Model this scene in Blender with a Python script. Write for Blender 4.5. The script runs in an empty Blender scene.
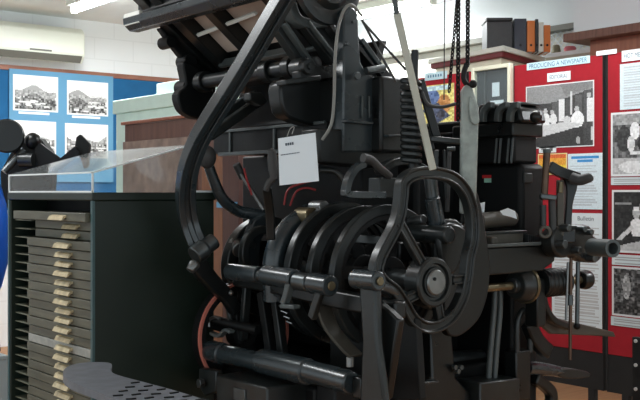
import bpy, bmesh, math, random
import numpy as np
from mathutils import Vector, Matrix
random.seed(7)
S = bpy.context.scene
COL = S.collection
PI = math.pi

# ------------------------------------------------------------------ camera, world, lights, exposure
H = 1.35                       # eye height
F = 1000.0                     # focal length in pixels of a 640 x 400 frame
CF = (0.622, 0.783)            # view direction on the floor plan (x runs along the left wall, y along the boards)
CR = (0.783, -0.622)
HOR = 193.0
cam_d = bpy.data.cameras.new('camera'); cam_d.sensor_width = 36; cam_d.lens = 36 * F / 640
cam_d.shift_y = -(200 - HOR) / 640; cam_d.clip_start = 0.05
cam = bpy.data.objects.new('camera', cam_d); COL.objects.link(cam)
cam.location = (0, 0, H); cam.rotation_euler = (PI / 2, 0, -math.atan2(CF[0], CF[1]))
S.camera = cam
S.view_settings.view_transform = 'Standard'; S.view_settings.look = 'None'
S.view_settings.gamma = 1; S.view_settings.use_curve_mapping = False
S.view_settings.exposure = 0.1
W = bpy.data.worlds.new('daylight'); S.world = W; W.use_nodes = True
bg = W.node_tree.nodes['Background']; bg.inputs[0].default_value = (0.82, 0.94, 1.0, 1); bg.inputs[1].default_value = 1.1

def area(name, loc, sx, sy, power, color=(.95, .98, 1), rot=(0, 0, 0)):
    l = bpy.data.lights.new(name, 'AREA'); l.shape = 'RECTANGLE'; l.size = sx; l.size_y = sy
    l.energy = power; l.color = color
    o = bpy.data.objects.new(name, l); COL.objects.link(o); o.location = loc; o.rotation_euler = rot
    return o
CEIL = 2.95
LAMPS = [(5.57, 5.57, 7.1, 36), (3.54, 6.4, 7.75, 42), (3.54, 2.4, 3.8, 24), (1.0, 4.2, 5.6, 30), (5.3, 1.0, 2.4, 36)]  # the later entries are lamps added out of view to brighten the room
for (lu, v0, v1, pw) in LAMPS:
    area('tube_light', (lu, (v0 + v1) / 2, CEIL - .135), .12, v1 - v0, pw)

# ------------------------------------------------------------------ pixel rays -> points
def ray(px):
    t = (px - 320) / F
    return CF[0] + CR[0] * t, CF[1] + CR[1] * t
def D(px, py, d):
    a, b = ray(px); return Vector((a * d, b * d, H + (HOR - py) / F * d))
def V(px, py, v):
    a, b = ray(px); return D(px, py, v / b)
def U(px, py, u):
    a, b = ray(px); return D(px, py, u / a)

# ------------------------------------------------------------------ materials
def lin(c): return tuple((x / 12.92 if x <= .04045 else ((x + .055) / 1.055) ** 2.4) for x in c)
def mat(name, col, rough=.5, metal=0, var=.0, scale=12, rvar=.0, coat=0, spec=.5, bump=0, col2=None, srgb=True):
    m = bpy.data.materials.new(name); m.use_nodes = True
    n = m.node_tree.nodes; l = m.node_tree.links; b = n['Principled BSDF']
    c = lin(col) if srgb else col
    b.inputs['Roughness'].default_value = rough; b.inputs['Metallic'].default_value = metal
    b.inputs['Base Color'].default_value = (*c, 1); b.inputs['Specular IOR Level'].default_value = spec
    if coat: b.inputs['Coat Weight'].default_value = coat; b.inputs['Coat Roughness'].default_value = .15
    if var or rvar or bump or col2:
        tc = n.new('ShaderNodeTexCoord'); nz = n.new('ShaderNodeTexNoise')
        nz.inputs['Scale'].default_value = scale; nz.inputs['Detail'].default_value = 5
        l.new(tc.outputs['Object'], nz.inputs['Vector'])
        if var or col2:
            r = n.new('ShaderNodeValToRGB'); r.color_ramp.elements[0].position = .35; r.color_ramp.elements[1].position = .68
            c2 = lin(col2) if col2 else tuple(min(1, x * (1 + var)) for x in c)
            c1 = c if col2 else tuple(x * (1 - var) for x in c)
            r.color_ramp.elements[0].color = (*c1, 1); r.color_ramp.elements[1].color = (*c2, 1)
            l.new(nz.outputs['Fac'], r.inputs['Fac']); l.new(r.outputs['Color'], b.inputs['Base Color'])
        if rvar:
            mr = n.new('ShaderNodeMapRange'); mr.inputs['To Min'].default_value = max(.05, rough - rvar); mr.inputs['To Max'].default_value = rough + rvar
            l.new(nz.outputs['Fac'], mr.inputs['Value']); l.new(mr.outputs['Result'], b.inputs['Roughness'])
        if bump:
            bp = n.new('ShaderNodeBump'); bp.inputs['Strength'].default_value = bump; bp.inputs['Distance'].default_value = .01
            l.new(nz.outputs['Fac'], bp.inputs['Height']); l.new(bp.outputs['Normal'], b.inputs['Normal'])
    return m
def wood(name, c1, c2, rough=.5, scale=3, axis=(1, 12, 1)):
    m = mat(name, c1, rough); n = m.node_tree.nodes; l = m.node_tree.links; b = n['Principled BSDF']
    tc = n.new('ShaderNodeTexCoord'); mp = n.new('ShaderNodeMapping'); mp.inputs['Scale'].default_value = axis
    nz = n.new('ShaderNodeTexNoise'); nz.inputs['Scale'].default_value = scale; nz.inputs['Detail'].default_value = 6
    r = n.new('ShaderNodeValToRGB'); r.color_ramp.elements[0].position = .3; r.color_ramp.elements[1].position = .7
    r.color_ramp.elements[0].color = (*lin(c1), 1); r.color_ramp.elements[1].color = (*lin(c2), 1)
    l.new(tc.outputs['Object'], mp.inputs['Vector']); l.new(mp.outputs['Vector'], nz.inputs['Vector'])
    l.new(nz.outputs['Fac'], r.inputs['Fac']); l.new(r.outputs['Color'], b.inputs['Base Color'])
    return m
def brickwall(name, col, bw=.4, bh=.2, mortar=.93):
    m = mat(name, col, .6); n = m.node_tree.nodes; l = m.node_tree.links; b = n['Principled BSDF']
    tc = n.new('ShaderNodeTexCoord'); sp = n.new('ShaderNodeSeparateXYZ'); cb = n.new('ShaderNodeCombineXYZ')
    ad = n.new('ShaderNodeMath'); ad.operation = 'ADD'
    l.new(tc.outputs['Object'], sp.inputs[0]); l.new(sp.outputs[0], ad.inputs[0]); l.new(sp.outputs[1], ad.inputs[1])
    l.new(ad.outputs[0], cb.inputs[0]); l.new(sp.outputs[2], cb.inputs[1])
    br = n.new('ShaderNodeTexBrick'); br.inputs['Scale'].default_value = 1
    br.inputs['Brick Width'].default_value = bw; br.inputs['Row Height'].default_value = bh; br.inputs['Mortar Size'].default_value = .006
    c = lin(col)
    br.inputs['Color1'].default_value = (*c, 1); br.inputs['Color2'].default_value = (*[x * .98 for x in c], 1)
    br.inputs['Mortar'].default_value = (*[x * mortar for x in c], 1)
    l.new(cb.outputs[0], br.inputs['Vector']); l.new(br.outputs['Color'], b.inputs['Base Color'])
    return m
def emit(name, col, st):
    m = bpy.data.materials.new(name); m.use_nodes = True; b = m.node_tree.nodes['Principled BSDF']
    b.inputs['Emission Color'].default_value = (*col, 1); b.inputs['Emission Strength'].default_value = st
    return m
def clear(name, tint=(1, 1, 1), haze=.1):
    m = bpy.data.materials.new(name); m.use_nodes = True; n = m.node_tree.nodes; l = m.node_tree.links
    n.remove(n['Principled BSDF']); out = n['Material Output']
    tr = n.new('ShaderNodeBsdfTransparent'); tr.inputs[0].default_value = (*tint, 1)
    gl = n.new('ShaderNodeBsdfGlossy'); gl.inputs['Roughness'].default_value = .06
    df = n.new('ShaderNodeBsdfDiffuse'); df.inputs[0].default_value = (.8, .85, .85, 1)
    lw = n.new('ShaderNodeLayerWeight'); lw.inputs[0].default_value = .5
    pw = n.new('ShaderNodeMath'); pw.operation = 'POWER'; pw.inputs[1].default_value = 5; l.new(lw.outputs['Facing'], pw.inputs[0])
    fr = n.new('ShaderNodeMath'); fr.operation = 'MULTIPLY_ADD'; fr.inputs[1].default_value = .6; fr.inputs[2].default_value = .035; l.new(pw.outputs[0], fr.inputs[0])
    m1 = n.new('ShaderNodeMixShader'); m2 = n.new('ShaderNodeMixShader'); m1.inputs[0].default_value = haze
    l.new(tr.outputs[0], m1.inputs[1]); l.new(df.outputs[0], m1.inputs[2])
    l.new(fr.outputs[0], m2.inputs[0]); l.new(m1.outputs[0], m2.inputs[1]); l.new(gl.outputs[0], m2.inputs[2])
    l.new(m2.outputs[0], out.inputs[0])
    return m
M = dict(
    black=mat('black_enamel', (.085, .096, .096), .32, var=.18, scale=9, rvar=.12, spec=.45),
    black2=mat('black_enamel_worn', (.13, .145, .145), .33, var=.25, scale=14, rvar=.14, spec=.5),
    arm=mat('arm_enamel', (.17, .205, .22), .27, var=.12, scale=6, rvar=.08, spec=.7),
    dark=mat('matt_black', (.05, .057, .06), .55, var=.15, rvar=.1, spec=.3),  # plain matt near-black
    greyp=mat('grey_enamel', (.30, .325, .325), .38, var=.18, scale=10, rvar=.1),
    steel=mat('worn_steel', (.52, .53, .53), .36, metal=.85, var=.2, scale=18, rvar=.1),
    dsteel=mat('oily_steel', (.36, .38, .385), .34, metal=.8, var=.2, scale=16, rvar=.1),
    brass=mat('dull_brass', (.47, .43, .34), .4, metal=.8, var=.2),
    copper=mat('copper_pipe', (.40, .32, .27), .42, metal=.7, var=.2),
    pig=mat('type_metal', (.60, .63, .61), .5, metal=.25, var=.22, scale=22, bump=.4),
    beige=mat('beige_panel', (.80, .72, .66), .55, var=.12, scale=5),
    bar=mat('grey_bar', (.93, .93, .90), .5),
    stick=mat('pale_painted_rod', (.74, .74, .69), .5, var=.1),
    wire=mat('grey_wire', (.52, .52, .50), .5),
    redw=mat('red_wire', (.55, .10, .10), .5),
    pedal=mat('greasy_casting', (.30, .285, .255), .5, var=.2, scale=14, rvar=.1),
    grip=mat('grip_leather', (.25, .25, .25), .6, var=.15),
    white=mat('white_paper', (.93, .96, .98), .8),
    ink=mat('print_ink', (.36, .40, .44), .8),
    wallw=brickwall('painted_block_white', (.925, .935, .945)),
    wallc=mat('cream_wall', (.86, .86, .82), .7, var=.03, scale=6),
    ceil=mat('ceiling_paint', (.93, .94, .94), .8, var=.02, scale=3),
    bulk=mat('bulkhead_white', (.82, .84, .85), .7, var=.01, scale=3),
    floor=wood('floor_boards', (.62, .44, .30), (.70, .52, .36), .5, 4),
    rail=wood('rail_timber', (.50, .30, .22), (.58, .37, .28), .5, 4),
    timber=wood('beam_timber', (.36, .24, .20), (.46, .32, .27), .6, 5),
    blue=mat('blue_felt', (.07, .35, .54), .9, var=.06, scale=8),
    lblue=mat('pale_blue_frame', (.36, .58, .72), .7),
    ac=mat('air_conditioner_plastic', (.90, .91, .86), .45),
    acd=mat('air_conditioner_vent', (.42, .42, .39), .6),
    red=mat('red_felt', (.62, .05, .12), .9, var=.05, scale=30),
    redd=mat('dark_red_paint', (.42, .10, .12), .6),
    blk=mat('black_cloth', (.11, .11, .11), .9, var=.1),
    cream=mat('cream_paint', (.88, .87, .78), .6),
    glassd=mat('dark_backing', (.20, .23, .25), .5, var=.2, scale=3),
    cab=mat('cabinet_green', (.10, .15, .12), .45, var=.12, scale=5, rvar=.08),
    drawer=wood('drawer_front', (.31, .31, .265), (.40, .395, .335), .5, 3, (1, 2, 14)),
    drawerl=wood('pale_drawer_front', (.56, .57, .55), (.66, .66, .63), .55, 6, (1, 6, 6)),
    runner=mat('runner_metal', (.40, .41, .35), .5, var=.1),
    pull=mat('drawer_pull_brass', (.80, .74, .60), .42, metal=.15, var=.25, scale=30),
    teal=mat('teal_trim', (.25, .36, .37), .4),
    acr=clear('clear_acrylic', (.97, .99, .99), .03),
    acrl=clear('clear_acrylic_lid', (.96, .98, .98), .10),
    acre=mat('acrylic_edge', (.95, .97, .97), .3),
    pane=clear('case_glass', (.93, .96, .96), .04),
    brown=wood('brown_cabinet', (.33, .22, .18), (.40, .28, .235), .55, 3),
    brown2=wood('scuffed_brown', (.42, .35, .32), (.56, .48, .43), .6, 5, (2, 3, 2)),
    orange=wood('orange_wood', (.42, .26, .16), (.50, .32, .20), .45, 4, (1, 10, 1)),
    mahog=wood('dark_red_wood', (.25, .13, .10), (.30, .17, .13), .45, 4),
    green=mat('pale_green_paint', (.84, .94, .90), .6, var=.03),
    pgreen=mat('whitish_green_card', (.80, .87, .84), .7),
    iron=mat('grey_cast_iron', (.42, .44, .47), .5, var=.12, scale=25, bump=.2),
    bluep=mat('bright_blue_plastic', (.05, .45, .95), .35),
    whitep=mat('white_laminate', (.80, .85, .86), .5),
    box=mat('black_leatherette', (.17, .17, .18), .4, var=.15, scale=25),
    navy=mat('navy_cover', (.16, .18, .23), .45),
    orng=mat('orange_card', (.80, .46, .22), .6),
    bwhite=mat('white_card', (.85, .86, .82), .6),
    olive=mat('olive_glaze', (.52, .50, .40), .5),
    pink=mat('pink_plastic', (.75, .40, .42), .5),
    signb=mat('pale_sign_card', (.80, .90, .93), .7),
    signt=mat('blue_sign_ink', (.18, .42, .55), .7),
    signg=mat('grey_sign_ink', (.35, .40, .45), .7),
    tube=emit('tube_glow', (.95, .98, 1), 24),
    flyr=mat('flywheel_red', (.78, .46, .40), .45),
    lab1=mat('red_label', (.75, .12, .14), .6), lab2=mat('pale_green_label', (.62, .82, .74), .6),
    hole=mat('bolt_white', (.80, .80, .80), .4),
)
PRINT = bpy.data.materials.new('printed_paper'); PRINT.use_nodes = True
_n = PRINT.node_tree.nodes; _a = _n.new('ShaderNodeVertexColor'); _a.layer_name = 'print'
PRINT.node_tree.links.new(_a.outputs['Color'], _n['Principled BSDF'].inputs['Base Color'])
_n['Principled BSDF'].inputs['Roughness'].default_value = .55

# ------------------------------------------------------------------ mesh helpers (all in world coordinates)
def nb(): return bmesh.new()
def box(bm, a, b, yaw=0):
    a = Vector(a); b = Vector(b); c = (a + b) / 2; s = b - a
    r = bmesh.ops.create_cube(bm, size=1)
    bmesh.ops.transform(bm, matrix=Matrix.Translation(c) @ Matrix.Rotation(yaw, 4, 'Z') @ Matrix.Diagonal((abs(s.x), abs(s.y), abs(s.z), 1)), verts=r['verts'])
    return bm
def frame(t):
    t = t.normalized(); a = Vector((0, 0, 1)) if abs(t.z) < .9 else Vector((1, 0, 0))
    x = t.cross(a).normalized(); return x, t.cross(x).normalized()
def rings(bm, rs, closed=False, cap=True):
    vs = [[bm.verts.new(p) for p in r] for r in rs]; n = len(vs[0]); m = len(vs)
    for i in range(m if closed else m - 1):
        a = vs[i]; b = vs[(i + 1) % m]
        for k in range(n):
            try: bm.faces.new((a[k], a[(k + 1) % n], b[(k + 1) % n], b[k]))
            except ValueError: pass
    if cap and not closed:
        bm.faces.new(list(reversed(vs[0]))); bm.faces.new(vs[-1])
    return bm
def cyl(bm, p0, p1, r0, r1=None, n=20):
    p0 = Vector(p0); p1 = Vector(p1); r1 = r0 if r1 is None else r1; x, y = frame(p1 - p0)
    return rings(bm, [[p + (x * math.cos(2 * PI * k / n) + y * math.sin(2 * PI * k / n)) * r for k in range(n)] for p, r in ((p0, r0), (p1, r1))])
def lathe(bm, p0, axis, prof, n=28, closed=False):
    p0 = Vector(p0); ax = Vector(axis).normalized(); x, y = frame(ax)
    return rings(bm, [[p0 + ax * t + (x * math.cos(2 * PI * k / n) + y * math.sin(2 * PI * k / n)) * max(r, 1e-4) for k in range(n)] for t, r in prof], closed)
def ringdisc(bm, c, axis, R, rin, th, n=48):
    return lathe(bm, c, axis, [(-th / 2, rin), (-th / 2, R), (th / 2, R), (th / 2, rin)], n, closed=True)
def smooth(pts, k=6, closed=False):
    pts = [Vector(p) for p in pts]; n = len(pts); out = []
    for i in range(n if closed else n - 1):
        if closed: p = [pts[(i + j) % n] for j in (-1, 0, 1, 2)]
        else: p = [pts[max(0, i - 1)], pts[i], pts[i + 1], pts[min(n - 1, i + 2)]]
        for s in range(k):
            t = s / k
            out.append(.5 * ((2 * p[1]) + (p[2] - p[0]) * t + (2 * p[0] - 5 * p[1] + 4 * p[2] - p[3]) * t * t + (3 * p[1] - p[0] - 3 * p[2] + p[3]) * t ** 3))
    if not closed: out.append(pts[-1])
    return out
def tube(bm, pts, r, n=10, k=6, closed=False):
    P = smooth(pts, k, closed) if k else [Vector(p) for p in pts]; m = len(P); rs = []
    for i, p in enumerate(P):
        t = P[(i + 1) % m] - P[i - 1] if closed else P[min(m - 1, i + 1)] - P[max(0, i - 1)]
        x, y = frame(t); rr = r if not isinstance(r, (list, tuple)) else r[0] + (r[-1] - r[0]) * i / (m - 1)
        if rs:                                       # keep the section from flipping
            x = (px_ - t.normalized() * px_.dot(t.normalized())).normalized(); y = t.normalized().cross(x)
        px_ = x
        rs.append([p + (x * math.cos(2 * PI * j / n) + y * math.sin(2 * PI * j / n)) * rr for j in range(n)])
    return rings(bm, rs, closed)
def sweep(bm, pts, prof, N, k=6, closed=False, sc=None):
    P = smooth(pts, k, closed) if k else [Vector(p) for p in pts]; N = Vector(N).normalized(); m = len(P); rs = []
    for i, p in enumerate(P):
        t = P[(i + 1) % m] - P[i - 1] if closed else P[min(m - 1, i + 1)] - P[max(0, i - 1)]
        s = N.cross(t).normalized(); q = 1 if sc is None else sc[0] + (sc[1] - sc[0]) * i / (m - 1)
        rs.append([p + s * a * q + N * b for a, b in prof])
    return rings(bm, rs, closed)
def ib(w, h, f=.5, g=.45):
    return [(-w, -h), (-w, h), (-w * f, h), (-w * f, h * g), (w * f, h * g), (w * f, h), (w, h), (w, -h), (w * f, -h), (w * f, -h * g), (-w * f, -h * g), (-w * f, -h)]
def rc(w, h): return [(-w, -h), (-w, h), (w, h), (w, -h)]
def prism(bm, pts, ext):
    pts = [Vector(p) for p in pts]; e = Vector(ext)
    return rings(bm, [pts, [p + e for p in pts]])
def bar(bm, p0, p1, w, h, N):
    return sweep(bm, [p0, p1], rc(w / 2, h / 2), N, k=0)
def ball(bm, c, r, s=(1, 1, 1), n=14):
    q = bmesh.ops.create_uvsphere(bm, u_segments=n, v_segments=n // 2 + 2, radius=r)
    bmesh.ops.transform(bm, matrix=Matrix.Translation(Vector(c)) @ Matrix.Diagonal((*s, 1)), verts=q['verts']); return bm

def obj(name, bm, m, parent=None, bev=0, sm=True):
    bmesh.ops.recalc_face_normals(bm, faces=bm.faces)
    me = bpy.data.meshes.new(name)
    if sm:
        for f in bm.faces: f.smooth = True
    bm.to_mesh(me); bm.free()
    if m: me.materials.append(M[m] if isinstance(m, str) else m)
    o = bpy.data.objects.new(name, me); COL.objects.link(o)
    place(o, parent)
    if sm: me.set_sharp_from_angle(angle=math.radians(38))
    if bev:
        b = o.modifiers.new('bevel', 'BEVEL'); b.width = bev; b.segments = 2; b.limit_method = 'ANGLE'; b.angle_limit = math.radians(40)
    return o
WL = {}
def place(o, parent):
    me = o.data
    if parent is not None:
        me.transform(Matrix.Translation(-WL[parent.name])); o.parent = parent; WL[o.name] = WL[parent.name].copy()
    else:
        co = np.empty(len(me.vertices) * 3); me.vertices.foreach_get('co', co); co = co.reshape(-1, 3)
        c = Vector(((co[:, 0].min() + co[:, 0].max()) / 2, (co[:, 1].min() + co[:, 1].max()) / 2, co[:, 2].min()))
        me.transform(Matrix.Translation(-c)); o.location = c; WL[o.name] = c
def tag(o, label, cat, group=None):
    o['label'] = label; o['category'] = cat
    if group: o['group'] = group
    return o
def thing(name, label, cat, loc, group=None):
    o = bpy.data.objects.new(name, None); COL.objects.link(o); o.empty_display_size = .1
    o.location = loc; WL[o.name] = Vector(loc); return tag(o, label, cat, group)
def struct(name, bm, m, parent=None, bev=0):
    o = obj(name, bm, m, parent, bev, sm=False)
    if parent is None: o['kind'] = 'structure'
    return o
def text(name, s, o, right, up, height, m, parent, width=None, thick=.0006):
    cu = bpy.data.curves.new(name, 'FONT'); cu.body = s; cu.size = 1; cu.extrude = 0
    t = bpy.data.objects.new(name, cu); COL.objects.link(t)
    bpy.context.view_layer.update()
    me = bpy.data.meshes.new_from_object(t.evaluated_get(bpy.context.evaluated_depsgraph_get()))
    bpy.data.objects.remove(t); bpy.data.curves.remove(cu)
    co = np.empty(len(me.vertices) * 3); me.vertices.foreach_get('co', co); co = co.reshape(-1, 3)
    lo = co.min(0); hi = co.max(0); sx = height / (hi[1] - lo[1]); wx = sx if width is None else width / (hi[0] - lo[0])
    R = Vector(right); Uo = Vector(up); N = R.cross(Uo).normalized()
    for v in me.vertices:
        v.co = Vector(o) + R * ((v.co.x - (lo[0] + hi[0]) / 2) * wx) + Uo * ((v.co.y - (lo[1] + hi[1]) / 2) * sx) + N * thick
    me.materials.append(M[m]); ob = bpy.data.objects.new(name, me); COL.objects.link(ob); place(ob, parent); return ob

# ------------------------------------------------------------------ printed pictures (coloured grids)
class Pic:
    def __init__(s, w, h, c=.9):
        s.a = np.ones((h, w, 3)) * np.array(c if isinstance(c, tuple) else (c, c, c)); s.w = w; s.h = h
        s.yy, s.xx = np.mgrid[0:h, 0:w]; s.xx = (s.xx + .5) / w; s.yy = (s.yy + .5) / h
    def put(s, mask, c): s.a[mask] = np.array(c if isinstance(c, tuple) else (c, c, c)); return s
    def rect(s, x0, y0, x1, y1, c): return s.put((s.xx > x0) & (s.xx < x1) & (s.yy > y0) & (s.yy < y1), c)
    def ell(s, x, y, rx, ry, c): return s.put(((s.xx - x) / rx) ** 2 + ((s.yy - y) / ry) ** 2 < 1, c)
    def poly(s, pts, c):
        ins = np.zeros(s.xx.shape, bool)
        for i in range(len(pts)):
            (x0, y0), (x1, y1) = pts[i], pts[i - 1]
            if y0 == y1: continue
            ins ^= ((y0 > s.yy) != (y1 > s.yy)) & (s.xx < (x1 - x0) * (s.yy - y0) / (y1 - y0) + x0)
        return s.put(ins, c)
    def noise(s, amp, seed=1, x0=0, y0=0, x1=1, y1=1, cell=1):
        r = np.random.RandomState(seed); q = r.rand(s.h // cell + 1, s.w // cell + 1) - .5
        q = np.kron(q, np.ones((cell, cell)))[:s.h, :s.w]
        m = (s.xx > x0) & (s.xx < x1) & (s.yy > y0) & (s.yy < y1)
        s.a[m] += (q * 2 * amp)[m][:, None]; return s
    def lines(s, x0, y0, x1, y1, n, c, seed=1):
        r = np.random.RandomState(seed)
        for i in range(n):
            y = y0 + (y1 - y0) * (i + .25) / n; e = x1 - (x1 - x0) * r.rand() * .25
            s.rect(x0, y, e, y + (y1 - y0) / n * .5, c)
        return s
    def border(s, b, c):
        bx = b; by = b * s.w / s.h
        return s.put((s.xx < bx) | (s.xx > 1 - bx) | (s.yy < by) | (s.yy > 1 - by), c)
def picmesh(name, pic, o, right, up, parent=None, thick=.002):
    """o = top left corner, right / up = full edge vectors; a thin card whose face carries the print"""
    w, h = pic.w, pic.h; o = Vector(o); R = Vector(right); Dn = -Vector(up); N = R.cross(Vector(up)).normalized()
    vs = []; fs = []
    for j in range(h + 1):
        for i in range(w + 1): vs.append(o + R * (i / w) + Dn * (j / h) + N * thick)
    for j in range(h):
        for i in range(w):
            a = j * (w + 1) + i; fs.append((a + w + 1, a + w + 2, a + 1, a))
    nb_ = len(vs)
    for c in (o, o + R, o + R + Dn, o + Dn): vs.append(c)
    co = [0, w, h * (w + 1) + w, h * (w + 1)]
    fs.append((nb_, nb_ + 1, nb_ + 2, nb_ + 3))
    me = bpy.data.meshes.new(name); me.from_pydata([tuple(v) for v in vs], [], fs)
    at = me.color_attributes.new('print', 'FLOAT_COLOR', 'CORNER')
    c = np.clip(pic.a, 0, 1); c = np.where(c <= .04045, c / 12.92, ((c + .055) / 1.055) ** 2.4).reshape(-1, 3)
    full = np.ones((len(fs) * 4, 4)); full[:w * h * 4, :3] = np.repeat(c, 4, axis=0)
    at.data.foreach_set('color', full.ravel().astype('f4'))
    me.materials.append(PRINT); ob = bpy.data.objects.new(name, me); COL.objects.link(ob); place(ob, parent); return ob

# ================================================================== THE ROOM
VW = 8.6; UW = 6.1
struct('floor', box(nb(), (-3, -3, -.1), (UW + .2, VW + .2, 0)), 'floor')
struct('ceiling', box(nb(), (-3, -3, CEIL), (UW + .2, VW + .2, CEIL + .1)), 'ceil')
struct('wall_left', box(nb(), (-3, VW, 0), (UW + .2, VW + .2, CEIL)), 'wallw')
struct('wall_right', box(nb(), (UW, -3, 0), (UW + .2, VW, CEIL)), 'wallc')
# picture rail on the left wall above the blue pinboard
struct('trim_1', box(nb(), (-3, VW - .035, 2.43), (UW, VW, 2.475)), 'rail', bev=.004)
# cornice and plain band on the right wall
b = nb(); box(b, (UW - .05, -3, 2.60), (UW, VW, CEIL)); struct('trim_2', b, 'bulk')
b = nb(); box(b, (UW - .09, -3, 2.56), (UW, VW, 2.60)); struct('trim_3', b, 'acd')
# the boxed-in bulkhead on the right with its timber edge
struct('trim_4', box(nb(), (5.42, .2, 2.40), (UW, 4.13, CEIL)), 'bulk')
b = nb(); box(b, (5.36, .2, 2.345), (UW, 4.17, 2.40)); struct('trim_5', b, 'timber', bev=.004)
b = nb(); box(b, (5.46, .2, 2.22), (UW, 4.03, 2.345)); struct('trim_6', b, 'rail', bev=.004)
# shelf ledge on the right wall
struct('trim_7', box(nb(), (UW - .3, 4.2, 2.33), (UW, 5.4, 2.36)), 'bulk')
# lattice patterned blind on the cream wall beside the bulkhead
b = nb()
p0 = U(549, 26, 6.08); p1 = U(572, 50, 6.08)
for i in range(-4, 9):
    for s in (1, -1):
        y0 = p0.y + (p1.y - p0.y) * i / 4.0
        bar(b, (6.085, y0, 2.40), (6.085, y0 + s * .16, 2.56), .006, .006, (1, 0, 0))
struct('trim_8', b, 'bulk')

LL = ['bright ceiling tube lamp seen at the top centre behind the machine',
      'bright ceiling tube lamp at the top left above the air conditioner',
      'added unseen ceiling tube lamp above the black typesetting machine',
      'added unseen ceiling tube lamp above the dark drawer cabinet',
      'added unseen ceiling tube lamp near the red display boards']
for (lu, v0, v1, pw), lb in zip(LAMPS, LL):
    t = thing('ceiling_lamp', lb, 'lamp', (lu, (v0 + v1) / 2, CEIL), 'ceiling tube lamps')
    obj('housing', box(nb(), (lu - .06, v0, CEIL - .06), (lu + .06, v1, CEIL)), 'ac', t, .006)
    obj('tube', cyl(nb(), (lu, v0 + .03, CEIL - .095), (lu, v1 - .03, CEIL - .095), .022), 'tube', t)
    for y in (v0 + .02, v1 - .02):
        obj('end_cap', box(nb(), (lu - .03, y - .015, CEIL - .12), (lu + .03, y + .015, CEIL - .06)), 'ac', t, .004)

# ------------------------------------------------------------------ left wall: air conditioner, pinboard, landscapes
x1 = V(80, 40, VW - .12).x
t = thing('air_conditioner', 'white wall mounted air conditioner near the ceiling at the left', 'air conditioner', (x1 - .7, VW, 2.5))
zt = V(40, 24, VW - .2).z; zb = V(40, 60, VW - .2).z
b = nb(); prism(b, [(x1 - 1.25, VW, zb + .05), (x1 - 1.25, VW - .17, zb), (x1 - 1.25, VW - .225, zb + .06), (x1 - 1.25, VW - .225, zt - .05), (x1 - 1.25, VW - .17, zt), (x1 - 1.25, VW, zt)], (1.25, 0, 0))
obj('casing', b, 'ac', t, .012)
b = nb(); prism(b, [(x1 - 1.22, VW - .229, zb + .062), (x1 - 1.22, VW - .185, zb + .008), (x1 - 1.22, VW - .19, zb + .003), (x1 - 1.22, VW - .234, zb + .06)], (1.19, 0, 0))
obj('outlet_vent', b, 'acd', t)
obj('front_panel', box(nb(), (x1 - 1.24, VW - .232, zb + .075), (x1 - .012, VW - .224, zt - .055)), 'ac', t, .004)
obj('badge', box(nb(), (x1 - .52, VW - .236, zb + .078), (x1 - .32, VW - .231, zb + .092)), 'acd', t)

zbt = 2.43
t = thing('pinboard', 'long bright blue felt pinboard under the timber rail at the left', 'pinboard', (2.8, VW, 1.2))
obj('felt', box(nb(), (1.5, VW - .03, 1.2), (V(163, 90, VW).x, VW - .001, zbt - .002)), 'blue', t)
pA = V(9, 68, VW - .04); pB = V(113, 140, VW - .04)
t2 = thing('picture_mount', 'pale blue mount holding four landscape photographs', 'mount', (pA.x, VW - .03, 1.45))
obj('mount_board', box(nb(), (pA.x, VW - .045, 1.45), (pB.x, VW - .03, V(9, 69, VW).z)), 'lblue', t2)
def landscape(seed):
    p = Pic(56, 44, .93); r = np.random.RandomState(seed)
    x = np.linspace(0, 1, 56); hl = .42 + .10 * np.sin(x * 4 + seed) + .05 * np.sin(x * 11 + seed * 2)
    for i in range(56):
        m = (p.xx == p.xx[0, i]) & (p.yy > hl[i]); p.put(m, .62)
        m = (p.xx == p.xx[0, i]) & (p.yy > hl[i] + .22); p.put(m, .42)
    p.noise(.28, seed, 0, .60, 1, 1, 2); p.noise(.14, seed + 1, 0, .42, 1, .66, 2)
    for k in range(14):
        p.rect(r.rand(), .66 + r.rand() * .28, 0, 0, 0); xx = r.rand(); yy = .66 + r.rand() * .3; p.rect(xx, yy, xx + .12, yy + .05, .85)
    return p.border(.03, .94)
LD = [(13, 74, 58, 112, 'upper left landscape photograph on the pale blue mount'), (67, 80, 108, 116, 'upper right landscape photograph on the pale blue mount'),
      (13, 120, 56, 155, 'lower left landscape photograph, behind the black hand press'), (65, 123, 108, 158, 'lower right landscape photograph, behind the press lever')]
for i, (a, y0, c, y1, lb) in enumerate(LD):
    q0 = V(a, y0, VW - .046); q1 = V(c, y1 + .5, VW - .046)
    o = picmesh('landscape_photo', landscape(i + 3), q0, (q1.x - q0.x, 0, 0), (0, 0, q0.z - q1.z))
    tag(o, lb, 'photo', 'landscape photographs')
    if i < 2:
        w = q1.x - q0.x
        o = obj('caption_strip', box(nb(), (q0.x + w * .12, VW - .05, q1.z - .028), (q0.x + w * .8, VW - .045, q1.z - .008)), 'white')
        tag(o, 'white caption strip under the upper %s landscape photograph' % ('left', 'right')[i], 'caption', 'caption strips')

# ------------------------------------------------------------------ pale green cupboard and brown cabinet
t = thing('green_cupboard', 'pale green painted cupboard behind the brown wooden cabinet', 'cupboard', (3.7, 6.3, 0))
q = U(116, 101, 3.5)
obj('body', box(nb(), (3.5, 5.75, 0), (3.95, q.y, q.z - .1)), 'green', t, .006)
obj('top', box(nb(), (3.48, 5.72, q.z - .1), (3.97, q.y + .02, q.z)), 'green', t, .006)
obj('door', box(nb(), (3.49, 5.8, .1), (3.5, q.y - .04, q.z - .16)), 'green', t, .003)
o = obj('card_box', box(nb(), (3.6, 5.8, q.z), (3.9, 6.45, q.z + .10)), 'pgreen', None, .006); tag(o, 'flat whitish card box lying on top of the green cupboard', 'box')

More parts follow.
